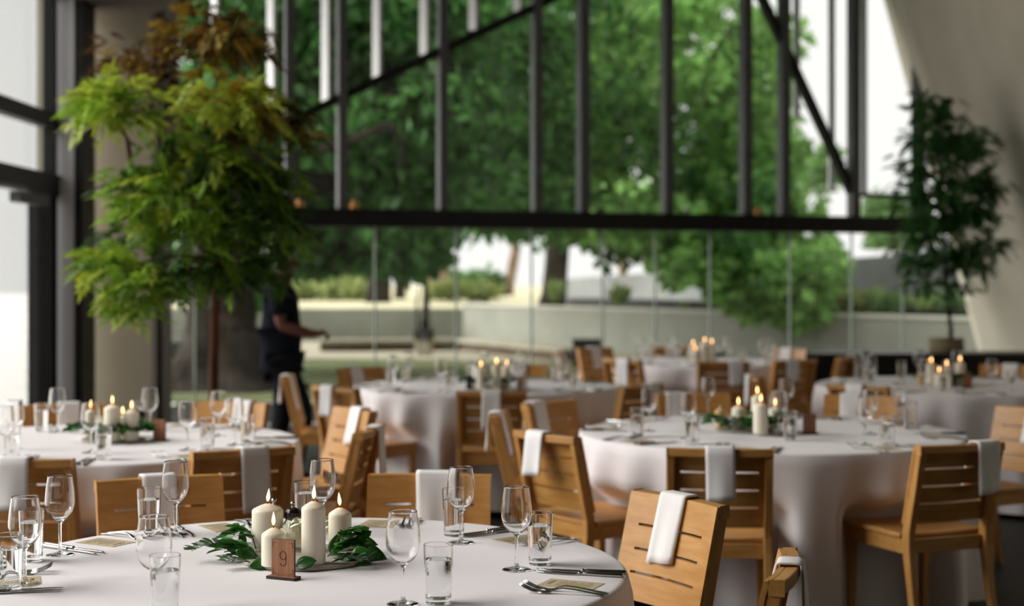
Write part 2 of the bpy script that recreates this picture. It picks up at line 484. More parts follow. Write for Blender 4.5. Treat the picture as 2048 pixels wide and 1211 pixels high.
m = MB(); wbox(m, T0, T1 - 0.1, ZB0, ZB1, -0.10, 0.14)
rel(m.build('transom_beam', M['black_frame']), gl)
m = MB(); wbox(m, T0, T1 - 0.02, 0.0, 0.05, -0.05, 0.05)
rel(m.build('bottom_track', M['grey_frame']), gl)
mull = [345, 578, 683, 884, 1072, 1165, 1333, 1490, 1566, 1706, 1835]
for px in mull:
    t = wt(px); hw = 0.042 if px < 1100 else 0.050
    m = MB(); wbox(m, t - hw, t + hw, ZB1, 3.98 if px == 1835 else 5.2, -0.05, 0.08)
    rel(m.build('mullion', M['mullion']), gl)
def dia(px0, py0, px1, py1, wd=0.085, off=0.0):
    m = MB(); m.bar(wp(px0, py0, off), wp(px1, py1, off), 0.10, wd, side=tuple(AN))
    rel(m.build('diagonal_brace', M['black_frame']), gl)
dia(578, 243, 1240, -66); dia(1525, 0, 1703, 384); dia(1490, -70, 1525, 0)
dia(1703, 389, 1850, 394, 0.04); dia(440, 305, 578, 243)
low = [338, 390, 750, 912, 1063, 1205, 1310, 1420, 1580, 1703, 1805, 2060]
for a, b in zip(low[:-1], low[1:]):
    m = MB(); wbox(m, wt(a) + 0.008, wt(b) - 0.008 - (0.15 if b == 2060 else 0), 0.05, ZB0, -0.006, 0.006)
    rel(m.build('lower_pane', M['pane']), gl)
for px in low[1:-1]:
    m = MB(); wbox(m, wt(px) - 0.008, wt(px) + 0.008, 0.05, ZB0, -0.012, 0.012)
    rel(m.build('pane_edge', M['pane_edge']), gl)
for a, b in zip(mull[:-1], mull[1:]):
    m = MB(); wbox(m, wt(a) + 0.051, wt(b) - 0.051, ZB1, 5.2, -0.008, 0.004)
    rel(m.build('upper_pane', M['pane']), gl)
for px in (592, 700, 1500):
    p = wp(px, None, 0.18); p.z = ZB1
    o = MB(); o.lathe([(0, 0.0), (0.045, 0.0), (0.05, 0.03), (0.03, 0.05), (0.034, 0.075), (0, 0.075)], 16)
    f = o.build('uplight', M['brass'], loc=p)
    tag(f, 'small brass uplight on the black window beam beside the %s mullion' % {592: 'outermost visible', 700: 'second pale', 1500: 'sky side dark'}[px], 'light', 'uplights on the window beam')
# white fins standing outside the glass
for i, (px, py) in enumerate(((440, 80), (555, 196), (666, 192), (770, 142), (866, 97), (966, 46), (1056, 8))):
    m = MB(); a = wp(px, py, -0.30); a.z -= 0.02
    m.box(-0.06, 0.06, -0.02, 0.02, 0, 5.2 - a.z, Matrix.Rotation(-0.85, 4, 'Z'))
    rel(m.build('white_fin', M['fin'], loc=a), gl)
for px, py in ((1621, 230), (1757, 388), (1692, 380)):
    m = MB(); a = wp(px, py, -0.30)
    m.box(-0.03, 0.03, -0.05, 0.05, 0, 5.2 - a.z)
    rel(m.build('grey_fin', M['grey_frame'], loc=a), gl)

# ------------------------------------------------------------------ outdoors: ground and walls
def slab(name, pts, z, material, th=0.1):
    m = MB(); n = len(pts)
    m.add([(x, y, z - th) for x, y in pts] + [(x, y, z) for x, y in pts], [tuple(range(n - 1, -1, -1)), tuple(range(n, 2 * n))] + [(i, (i + 1) % n, (i + 1) % n + n, i + n) for i in range(n)])
    return struct(m.build(name, material))
slab('glare_ground', [(-90, -25), (-4.1, -25), (-4.1, 13.2), (-42, 140), (-90, 140)], -0.02, M['paving'])  # invented ground, kept pale so the door glass shows white glare
slab('lawn', [(-4.15, 13.3), (-3.2, 14.25), (5.7, 17.5), (30, 17.5), (30, 40), (-11.6, 40)], -0.03, M['grass'])
slab('garden_path', [(-9.0, 28.6), (-1, 27.4), (4, 24.5), (9, 20.0), (9, 23.5), (4, 30), (-2, 35), (-11, 35.5)], -0.012, M['path'], 0.05)
slab('pavement_strip', [(-4.05, 14.0), (-3.3, 14.42), (5.6, 17.58), (6.2, 19.4), (-5.1, 17.6)], -0.008, M['paving'], 0.05)
slab('meadow', [(-10.4, 36.2), (-4, 36.2), (-1.2, 36.4), (40, 36.4), (60, 140), (-40, 140)], 0.74, M['dry_grass'], 0.9)
def wallseg(name, a, b, za, zb, th, material, cap=None, zbase=-0.05):
    a = Vector((a[0], a[1], 0)); b = Vector((b[0], b[1], 0))
    d = (b - a).normalized(); n = Vector((-d.y, d.x, 0)) * th
    m = MB()
    q = lambda p, zt: [p + Vector((0, 0, zbase)), p + n + Vector((0, 0, zbase)), p + n + Vector((0, 0, zt)), p + Vector((0, 0, zt))]
    m.hexa(q(a, za), q(b, zb))
    o = struct(m.build(name, material))
    if cap:
        m = MB()
        q2 = lambda p, zt: [p - n * 0.1 + Vector((0, 0, zt)), p + n * 1.1 + Vector((0, 0, zt)), p + n * 1.1 + Vector((0, 0, zt + 0.05)), p - n * 0.1 + Vector((0, 0, zt + 0.05))]
        m.hexa(q2(a, za), q2(b, zb))
        m.build('wall_cap', cap, o)
    return o
wallseg('garden_wall_rear', (-10.4, 36), (-1.0, 36), 0.71, 0.71, 0.3, M['concrete'])
wallseg('garden_wall_front', (-1.18, 36), (7.0, 21.6), 0.80, 0.84, 0.25, M['concrete'], M['concrete_cap'])
wallseg('garden_wall_end', (-1.18, 36.6), (-1.18, 36.0), 0.85, 0.85, 0.3, M['concrete'])
wallseg('garden_wall_upper', (1.2, 42), (10.5, 24.6), 1.40, 2.15, 0.3, M['concrete_grey'])
m = MB()
a, b = Vector((0.8, 36.2, 0)), Vector((7.6, 22.4, 0)); d = (b - a).normalized(); n = Vector((-d.y, d.x, 0))
q = lambda p: [p + n * 0.1 + Vector((0, 0, 0.7)), p + n * 0.9 + Vector((0, 0, 0.7)), p + n * 0.9 + Vector((0, 0, 0.98)), p + n * 0.1 + Vector((0, 0, 0.98))]
m.hexa(q(a + n * 0.5), q(b + n * 0.5))
struct(m.build('planter_trough', M['trough']))
# timber bench along the wall
bench = tag(empty('garden_bench', (0, 30, 0)), 'long low weathered timber bench seat along the concrete garden wall outside', 'bench')
pts = [P(640, 690, 30.5), P(930, 690, 31.0), P(1150, 708, 26.5)]
for a, b in zip(pts[:-1], pts[1:]):
    a = Vector((a.x, a.y, 0)); b = Vector((b.x, b.y, 0)); d = (b - a).normalized(); n = Vector((-d.y, d.x, 0)) * 0.2
    m = MB(); q = lambda p: [p - n + Vector((0, 0, 0)), p + n + Vector((0, 0, 0)), p + n + Vector((0, 0, 0.16)), p - n + Vector((0, 0, 0.16))]
    m.hexa(q(a), q(b)); rel(m.build('plinth', M['bench']), bench)
    m = MB(); q = lambda p: [p - n * 1.3 + Vector((0, 0, 0.16)), p + n * 1.3 + Vector((0, 0, 0.16)), p + n * 1.3 + Vector((0, 0, 0.22)), p - n * 1.3 + Vector((0, 0, 0.22))]
    m.hexa(q(a), q(b)); rel(m.build('seat', M['path']), bench)
o = MB(); o.box(-0.25, 0.25, -0.2, 0.2, 0, 0.42); o.box(-0.27, 0.27, -0.22, 0.22, 0.42, 0.46)
p = P(1175, 700, 25.6); f = bevel(o.build('garden_box', M['trough'], loc=(p.x, p.y, -0.03)), 0.02)
tag(f, 'small black box on the lawn at the end of the timber bench', 'box')
o = MB(); o.box(-0.2, 0.2, -0.15, 0.15, 0, 0.3); o.box(-0.22, 0.22, -0.17, 0.17, 0.3, 0.34)
p = P(357, 690, 27.5); f = bevel(o.build('garden_box', M['trough'], loc=(p.x, p.y, -0.03)), 0.02)
f.scale = (0.7, 0.7, 1.0); tag(f, 'black box outside between the jamb and the huge trunk', 'box')
# dark pump-like fixture by the bench
fx = tag(empty('garden_water_spout', (P(848, 690, 29).x, 29, -0.02)), 'thin dark metal water spout with square base on the garden path', 'water spout')
m = MB(); m.box(-0.16, 0.16, -0.16, 0.16, 0.0, 0.30); bevel(m.build('stone_base', M['path'], fx), 0.03)
m = MB(); m.box(-0.19, 0.19, -0.19, 0.19, 0.30, 0.52); bevel(m.build('spout_block', M['trough'], fx), 0.03)
m = MB(); m.tube([(0.02, 0, 0.5), (0.04, 0, 1.0), (0.03, 0, 1.6), (0.07, 0, 1.9)], [0.09, 0.07, 0.05, 0.03]); m.build('pole', M['trough'], fx)
m = MB(); m.tube([(-0.12, 0, 0.5), (-0.14, 0, 1.0), (-0.10, 0, 1.3)], [0.03, 0.025, 0.02]); m.build('pipe', M['trough'], fx)

# ------------------------------------------------------------------ outdoor trees
def crown_mesh(blobs, size, seed, aspect=0.6):
    # blobs: (centre, (rx, ry, rz), number, material slot)
    r = random.Random(seed); mb = MB()
    for c, rad, n, mi in blobs:
        for _ in range(n):
            while True:
                u = Vector((r.uniform(-1, 1), r.uniform(-1, 1), r.uniform(-1, 1)))
                if 0.15 < u.length < 1: break
            p = Vector(c) + Vector((u.x * rad[0], u.y * rad[1], u.z * rad[2]))
            d = Vector((r.gauss(0, 1), r.gauss(0, 1), r.gauss(-0.4, 0.8))).normalized()
            nn = Vector((r.gauss(0, 0.8), r.gauss(-0.3, 0.8), r.gauss(0.6, 0.8)))
            x = d.cross(nn)
            if x.length < 1e-3: continue
            x.normalize(); up = x.cross(d)
            L = size * r.uniform(0.6, 1.3); W = L * aspect * r.uniform(0.7, 1.2)
            mb.add([p, p + d * L * 0.5 - x * W / 2 + up * W * 0.12, p + d * L - up * L * 0.1, p + d * L * 0.5 + x * W / 2 + up * W * 0.12], [(0, 1, 2), (0, 2, 3)], mi)
    return mb
def pxblob(px, py, d, rpx, rpy, ry, n, mi=0):
    s = d / FP
    return (P(px, py, d), (rpx * s, ry, rpy * s), n, mi)
def clumps(px0, px1, py0, py1, d0, d1, k, n, r0, r1, seed, mi=None, sel=None):
    r = random.Random(seed); out = []
    for _ in range(k):
        px, py = r.uniform(px0, px1), r.uniform(py0, py1)
        d = r.uniform(d0, d1); rr = r.uniform(r0, r1)
        if sel and not sel(px, py): continue
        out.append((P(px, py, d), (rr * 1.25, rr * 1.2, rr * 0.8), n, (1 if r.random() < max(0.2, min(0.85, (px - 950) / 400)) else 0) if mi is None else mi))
    return out

# the huge oak with the flared trunk
oak = tag(empty('oak_tree', (P(440, 780, 20.5).x, 20.5, 0)), 'huge dark tree outside with a flared grey trunk rising from the lawn', 'tree', 'garden trees outside')
m = MB()
prof = [(-0.10, 1.28), (0.0, 1.02), (0.14, 0.80), (0.40, 0.60), (0.8, 0.47), (1.3, 0.43), (2.0, 0.46), (2.6, 0.62), (3.2, 0.5)]
vs = []; NS = 28
for z, r in prof:
    for k in range(NS):
        a = 2 * PI * k / NS
        rr = r * (1 + (0.16 * max(0, 1 - z / 0.9)) * math.sin(5 * a + 0.6) + 0.05 * math.sin(9 * a + z * 3))
        vs.append((rr * math.cos(a) + 0.05 * z * 0.4, rr * math.sin(a) * 0.8, z))
m.add(vs, [(i * NS + k, i * NS + (k + 1) % NS, (i + 1) * NS + (k + 1) % NS, (i + 1) * NS + k) for i in range(len(prof) - 1) for k in range(NS)], 0, True)
m.build('trunk', M['bark'], oak)
def limb(parent, pts, rad, material, name='branch'):
    m = MB(); o = Vector(parent.location)
    m.tube([Vector(p) - o for p in pts], rad, 8)
    return m.build(name, material, parent)
limb(oak, [P(440, 440, 20.5), P(560, 380, 20.5), P(700, 350, 20.8), P(860, 300, 21.5), P(960, 290, 22)], [0.3, 0.24, 0.18, 0.13, 0.07], M['bark'])
limb(oak, [P(470, 420, 20.5), P(640, 260, 21), P(830, 180, 21), P(930, 130, 21)], [0.22, 0.17, 0.12, 0.06], M['bark'])
limb(oak, [P(640, 300, 20), P(780, 250, 19.5), P(810, 290, 19.5), P(800, 340, 19.5)], [0.07, 0.05, 0.04, 0.02], M['bark'])
limb(oak, [P(420, 420, 20.5), P(380, 300, 20.5), P(350, 150, 20.5)], [0.25, 0.2, 0.12], M['bark'])
bl = clumps(345, 960, -160, 470, 20.5, 25.5, 120, 250, 0.5, 0.95, 3, 0, lambda x, y: x > 345 + max(0, (y - 300)) * 0.2 and not (x > 840 and y > 395))
bl += clumps(590, 860, 440, 515, 21.5, 25, 22, 200, 0.28, 0.45, 31, 0)
bl += clumps(345, 520, 480, 600, 22.5, 25, 14, 160, 0.25, 0.4, 37, 0)
cm = crown_mesh(bl, 0.24, 5)
cm.v = [tuple(Vector(v) - Vector(oak.location)) for v in cm.v]
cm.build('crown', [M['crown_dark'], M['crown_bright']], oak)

# the bright tree with the straight dark trunk
bt = tag(empty('garden_tree', (P(1108, 600, 39).x, 39, 0.6)), 'bright green tree outside with a straight dark trunk behind the planter', 'tree', 'garden trees outside')
limb(bt, [P(1102, 625, 39), P(1108, 590, 39), P(1112, 540, 39), P(1118, 460, 39), P(1125, 300, 38)], [0.42, 0.33, 0.31, 0.30, 0.24], M['bark'], 'trunk')
limb(bt, [P(1130, 330, 38), P(1220, 440, 31), P(1270, 490, 28), P(1330, 515, 27), P(1400, 545, 26.5), P(1490, 560, 26.5)], [0.2, 0.17, 0.13, 0.10, 0.08, 0.04], M['bark'])
limb(bt, [P(1270, 490, 28), P(1300, 470, 28), P(1350, 480, 28), P(1370, 505, 28)], [0.1, 0.09, 0.07, 0.03], M['bark'])
bl = clumps(900, 1530, -180, 440, 25, 33, 140, 180, 0.45, 0.9, 11, None, lambda x, y: x < 1530 - max(0, 120 - y) * 0.5)
bl += clumps(1460, 1590, 60, 430, 26, 31, 26, 110, 0.35, 0.6, 12, 1)
bl += clumps(1180, 1600, 430, 560, 24.8, 27.5, 44, 170, 0.3, 0.6, 13, None, lambda x, y: y < 470 + (x - 1180) * 0.25)
bl += clumps(1380, 1640, 520, 612, 24.5, 26.5, 26, 170, 0.3, 0.5, 15, 1)
bl += clumps(880, 1150, 370, 435, 27, 33, 16, 130, 0.3, 0.45, 17, 0)
cm = crown_mesh(bl, 0.27, 6)
cm.v = [tuple(Vector(v) - Vector(bt.location)) for v in cm.v]
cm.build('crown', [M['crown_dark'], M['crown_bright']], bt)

# slim trunks in the meadow
for px, py0, py1, d, r, mt, nm, lb in ((757, 615, 440, 44, 0.38, 'bark', 'meadow_tree', 'straight thick trunk standing in the dry meadow behind the low wall'),
                                      (800, 610, 440, 52, 0.21, 'bark', 'meadow_tree', 'slender trunk close beside the thick trunk in the dry meadow'),
                                      (875, 606, 440, 50, 0.36, 'bark_pale', 'meadow_tree', 'pale peeling trunk with a wide foot in the dry meadow'),
                                      (1018, 590, 400, 62, 0.22, 'bark_pale', 'meadow_tree', 'thin bending pale trunk against the white sky in the meadow'),
                                      (1245, 590, 430, 60, 0.20, 'bark_pale', 'meadow_tree', 'thin pale trunk seen under the hanging bright branch')):
    a = P(px, py0 + 12, d)
    e = tag(empty(nm, (a.x, d, 0.7)), lb, 'tree', 'garden trees outside')
    jig = 14 if px == 1018 else 3
    wide = 1.9 if px == 875 else 1.3
    limb(e, [P(px - 2, py0 + 8, d), P(px, py0 - 20, d), P(px + jig, (py0 + py1) / 2, d), P(px - jig * 0.6, py1 + 20, d), P(px, py1 - 30, d)], [r * wide, r, r * 0.9, r * 0.85, r * 0.7], M[mt], 'trunk')
    cm = crown_mesh(clumps(px - 60, px + 60, py1 - 60, py1 + (60 if px < 860 else -20), d - 1.5, d + 1.5, 8, 90, 0.5, 0.9, px, 1), 0.4, px)
    cm.v = [tuple(Vector(v) - Vector(e.location)) for v in cm.v]
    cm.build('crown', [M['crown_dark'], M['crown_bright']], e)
# bushes
for px, py, d, rx, ry, mt, lb in ((660, 582, 48, 80, 26, 'shrub_yellow', 'yellow green bush behind the low wall beside the walking person'),
                                 (610, 560, 54, 60, 34, 'shrub', 'mid green bush above the walking person\'s shoulder'),
                                 (700, 545, 60, 60, 32, 'shrub', 'green bush between the person and the thick meadow trunk'),
                                 (945, 562, 62, 60, 22, 'shrub', 'round green bush in the meadow under the white sky'),
                                 (930, 580, 45, 70, 11, 'shrub_yellow', 'low yellow green scrub in the meadow before the round bush'),
                                 (1180, 575, 54, 50, 15, 'shrub_yellow', 'low scrub beside the straight dark trunk'),
                                 (1560, 585, 27.9, 85, 38, 'shrub', 'big grey green shrub in the planter under the bright tree'),
                                 (1640, 588, 26.4, 55, 28, 'shrub', 'loose pale shrub in the planter against the grey wall'),
                                 (1720, 600, 25.6, 70, 16, 'shrub_yellow', 'light green low plants in the planter before the grey wall'),
                                 (1850, 597, 24.6, 90, 18, 'shrub', 'green low plants in the planter behind the slim indoor tree'),
                                 (1790, 420, 60, 70, 36, 'shrub', 'distant pale tree top seen above the black beam'),
                                 (1800, 478, 72, 60, 14, 'shrub', 'distant green scrub above the grey garden wall'),
                                 (1640, 330, 46, 40, 50, 'shrub', 'pale feathery tree edge against the white sky')):
    c = P(px, py, d)
    e = tag(empty('garden_bush', (c.x, d, c.z - ry * d / FP)), lb, 'bush', 'bushes in the garden')
    s = d / FP
    r = random.Random(px); bl = []
    for _ in range(12):
        q_ = Vector((c.x + r.uniform(-0.75, 0.75) * rx * s, d + r.uniform(-0.5, 0.5), c.z + r.uniform(-0.7, 0.5) * ry * s))
        bl.append((q_, (rx * s * 0.45, 0.5, ry * s * 0.55), 90, 0))
    cm = crown_mesh(bl, 0.16 * d / 25, px + 1, 0.5)
    cm.v = [tuple(Vector(v) - Vector(e.location)) for v in cm.v]
    cm.build('foliage', M[mt], e)
    if e.location.z > 1.3:
        m = MB(); m.tube([(0, 0, 0.72 - e.location.z), (0, 0, 0.3)], [0.12, 0.06], 8); m.build('stem', M['bark'], e)
# reeds in the planter
for i, (px, py, d, hgt, wdt, lb) in enumerate(((1240, 606, 31.3, 42, 28, 'spiky reed clump in the planter behind the pale pepper mill table'),
                                          (1425, 605, 28.6, 34, 36, 'leafy yellow green clump under the low hanging branch'),
                                          (1530, 606, 27.2, 34, 24, 'spiky reed clump in front of the big shrub'),
                                          (1365, 608, 29.4, 12, 20, 'tiny round green tuft on the planter edge'),
                                          (1110, 597, 33.6, 42, 22, 'tall reed clump at the foot of the straight dark trunk'),
                                          (1750, 612, 24.9, 42, 40, 'tall pale reed clump before the grey wall'),
                                          (1845, 614, 24.1, 34, 30, 'reed clump behind the slim indoor tree trunk'))):
    a = P(px, py, d); s = d / FP
    mb = MB(); r = random.Random(px)
    for _ in range(60):
        b0 = Vector((r.uniform(-0.4, 0.4) * wdt * s, r.uniform(-0.12, 0.12), -0.05))
        mb.leaf(b0, (r.gauss(0, 0.3), r.gauss(0, 0.3), 1), (r.gauss(0, 1), -1, 0.2), hgt * s * r.uniform(0.6, 1.2), 0.05, 0.25, 0.2)
    f = mb.build('reed_clump', M['reed'], loc=(a.x, a.y, min(a.z, 1.0)))
    tag(f, lb, 'plant', 'reed clumps in the planter')

# ------------------------------------------------------------------ indoor tree by the glass door
TD = 9.0
def frond(mb, base, d, L, pairs, lw, ll, mi, r):
    d = Vector(d).normalized()
    side = d.cross(Vector((0, 0, 1)))
    if side.length < 0.05: side = Vector((1, 0, 0))
    side.normalize(); up = side.cross(d)
    roll = r.uniform(-0.7, 0.7)
    side, up = side * math.cos(roll) + up * math.sin(roll), up * math.cos(roll) - side * math.sin(roll)
    for k in range(pairs):
        t = (k + 0.6) / pairs
        c = Vector(base) + d * L * t + Vector((0, 0, -0.35)) * L * t * t
        dd = (d + Vector((0, 0, -0.7)) * t).normalized()
        for sg in (-1, 1):
            q_ = (dd * 0.75 + side * sg * 0.75 + Vector((0, 0, r.gauss(-0.05, 0.15)))).normalized()
            l_ = ll * r.uniform(0.8, 1.15) * (1 - 0.35 * t)
            x = q_.cross(up)
            if x.length < 1e-3: continue
            x.normalize()
            mb.add([c, c + q_ * l_ * 0.4 - x * lw / 2, c + q_ * l_ - up * l_ * 0.12, c + q_ * l_ * 0.4 + x * lw / 2], [(0, 1, 2), (0, 2, 3)], mi)
    c = Vector(base) + d * L + Vector((0, 0, -0.35)) * L
    mb.add([c, c + dd * ll * 0.4 - side * lw / 2, c + dd * ll, c + dd * ll * 0.4 + side * lw / 2], [(0, 1, 2), (0, 2, 3)], mi)
itree = tag(empty('indoor_tree', (P(427, 900, TD).x, TD, 0)), 'tall indoor tree with green and golden feathery foliage by the glass door', 'tree')
io = Vector(itree.location)
m = MB(); trunk = [P(424, 1047, TD), P(426, 850, TD), P(428, 700, TD), P(432, 600, TD), P(440, 480, TD), P(448, 380, TD + 0.05), P(455, 280, TD + 0.1), P(470, 170, TD + 0.1)]
m.tube([p - io for p in trunk], [0.034, 0.03, 0.028, 0.027, 0.026, 0.022, 0.018, 0.012], 10)
m.build('trunk', M['bark_red'], itree)
for pts, rd in (([P(440, 480, TD), P(350, 420, TD - 0.1), P(262, 330, TD - 0.15), P(255, 280, TD - 0.2), P(225, 225, TD - 0.2)], [0.022, 0.02, 0.018, 0.014, 0.006]),
                ([P(448, 400, TD), P(480, 310, TD - 0.1), P(440, 235, TD - 0.15)], [0.018, 0.013, 0.006]),
                ([P(455, 300, TD), P(520, 270, TD + 0.1), P(570, 250, TD + 0.1)], [0.014, 0.010, 0.005]),
                ([P(440, 520, TD), P(360, 510, TD - 0.1), P(250, 530, TD - 0.2)], [0.016, 0.012, 0.005]),
                ([P(438, 540, TD), P(500, 500, TD), P(560, 470, TD)], [0.014, 0.01, 0.005]),
                ([P(455, 280, TD), P(400, 150, TD + 0.2), P(300, 140, TD + 0.25)], [0.014, 0.01, 0.005])):
    m = MB(); m.tube([p - io for p in pts], rd, 7); m.build('branch', M['bark_red'], itree)
r = random.Random(21)
mb = MB()
# (px, py, rx, ry, depth offset, fronds, slot weights)
for px, py, rx, ry, dy, n, sl in ((195, 215, 42, 42, -0.25, 26, (1, 1, 1, 0)), (250, 225, 55, 50, -0.3, 34, (1, 0, 0, 1)), (440, 215, 75, 45, -0.25, 36, (1, 1, 2, 1)), (500, 225, 40, 40, -0.15, 14, (1, 2)),
                              (460, 95, 80, 40, 0.1, 34, (2, 2, 3)), (380, 70, 60, 40, 0.15, 22, (2, 3)), (285, 130, 70, 36, 0.25, 26, (3, 3, 2)), (335, 190, 50, 50, 0.3, 14, (3, 4, 3)),
                              (560, 262, 58, 40, 0.2, 34, (2, 4, 3)), (400, 330, 110, 50, -0.2, 44, (0, 0, 4, 1)), (270, 370, 60, 30, -0.25, 18, (0, 4, 0)), (340, 410, 110, 50, -0.3, 56, (0, 0, 1, 0)),
                              (470, 370, 90, 60, 0.05, 36, (4, 0, 4)), (540, 390, 50, 40, 0.1, 18, (4, 0)), (400, 470, 100, 45, -0.15, 44, (0, 4, 0)), (510, 460, 60, 50, 0.1, 26, (4, 4, 0)),
                              (210, 540, 42, 35, -0.3, 24, (0, 0, 1)), (268, 600, 42, 50, -0.3, 30, (0, 0, 1)), (310, 550, 40, 30, -0.1, 14, (0, 4)), (470, 545, 70, 38, 0.05, 28, (4, 0, 4)),
                              (560, 470, 32, 26, 0.1, 10, (4, 0)), (560, 560, 26, 26, 0.05, 6, (4,)), (430, 280, 90, 50, 0.25, 30, (4, 3, 4)), (250, 480, 40, 20, 0.2, 8, (4, 4)), (410, 560, 50, 26, 0, 12, (4, 0))):
    for _ in range(int(n * 2.3)):
        g = lambda: max(-1.3, min(1.3, r.gauss(0, 0.58)))
        a, b = g(), g()
        d = TD + dy + r.gauss(0, 0.14)
        base = P(px + a * rx * 0.8, py + b * ry * 0.8 - 14, d)
        dr = Vector((a * 0.8 + r.gauss(0, 0.45), r.gauss(-0.25, 0.6), r.gauss(0.1, 0.5)))
        frond(mb, base - io, dr, r.uniform(0.09, 0.16), 6, 0.023, 0.085, r.choice(sl), r)
mb.build('foliage', [M['ind_green'], M['ind_lime'], M['ind_gold'], M['ind_brown'], M['ind_dark']], itree)

# ------------------------------------------------------------------ black unit and slim tree at the leaning wall
UD = 14.4
unit = tag(empty('sideboard', (3.75, UD, 0)), 'long low black sideboard against the leaning wall under the slim potted tree', 'sideboard')
ux0, ux1, uz = P(1605, 700, UD).x, 5.30, P(1800, 704, UD).z
m = MB(); m.box(ux0 - 3.75, ux1 - 3.75, -0.22, 0.25, 0.06, uz - 0.03); m.build('body', M['dark_unit'], unit)
m = MB(); m.box(ux0 - 3.77, ux1 - 3.74, -0.25, 0.27, uz - 0.03, uz); m.build('unit_top', M['unit_top'], unit)
for x in (ux0 - 3.7, 0.2, ux1 - 3.8):
    m = MB(); m.box(x, x + 0.05, -0.18, 0.2, 0, 0.06); m.build('foot', M['dark_unit'], unit)
for x in (-0.7, 0.05, 0.8):
    m = MB(); m.box(x - 0.36, x + 0.36, -0.232, -0.222, 0.1, uz - 0.06); dd_ = m.build('door', M['dark_unit'], unit)
st = tag(empty('slim_tree', (P(1893, 700, UD).x, UD, uz)), 'slim dark green indoor tree in a burlap wrapped pot by the leaning wall', 'tree')
so = Vector(st.location)
m = MB(); m.lathe([(0, 0.002), (0.15, 0.002), (0.17, 0.06), (0.155, 0.10), (0.17, 0.13), (0.14, 0.135), (0, 0.12)], 20); m.build('burlap_pot', M['burlap'], st)
m = MB(); m.tube([P(1900, 705, UD) - so, P(1902, 660, UD) - so, P(1893, 580, UD) - so, P(1888, 480, UD) - so, P(1880, 350, UD) - so, P(1875, 230, UD) - so], [0.024, 0.022, 0.02, 0.018, 0.014, 0.006], 8); m.build('trunk', M['bark'], st)
for a, b, c in (((1890, 560), (1930, 500), (1985, 470)), ((1889, 520), (1850, 470), (1815, 440)), ((1886, 450), (1940, 370), (1975, 330)), ((1882, 380), (1840, 320), (1815, 290)), ((1878, 330), (1920, 260), (1935, 220)), ((1893, 600), (1850, 570), (1820, 580))):
    m = MB(); m.tube([P(q_[0], q_[1], UD) - so for q_ in (a, b, c)], [0.012, 0.009, 0.004], 6); m.build('branch', M['bark'], st)
r = random.Random(5); mb = MB()
for px, py, rx, ry, n in ((1870, 225, 42, 32, 26), (1850, 290, 40, 36, 18), (1920, 285, 44, 34, 30), (1945, 300, 30, 26, 14), (1835, 350, 38, 36, 20), (1930, 370, 55, 34, 34), (1975, 380, 28, 24, 14), (1830, 400, 40, 24, 16), (1900, 430, 55, 36, 36), (1960, 430, 36, 30, 18),
                      (1850, 470, 45, 32, 26), (1935, 500, 50, 26, 24), (1985, 500, 22, 16, 8), (1830, 530, 28, 24, 12), (1890, 520, 40, 24, 14), (1945, 535, 36, 16, 10), (1850, 572, 40, 10, 7), (1900, 580, 36, 10, 5)):
    for _ in range(int(n * 3.0)):
        a, b = r.gauss(0, 0.5), r.gauss(0, 0.5)
        base = P(px + a * rx, py + b * ry - 8, UD + r.gauss(0, 0.2))
        frond(mb, base - so, (a * 0.8 + r.gauss(0, 0.4), r.gauss(0, 0.6), r.gauss(-0.1, 0.45)), r.uniform(0.10, 0.17), 7, 0.026, 0.062, 0, r)
mb.build('foliage', M['slim_leaf'], st)

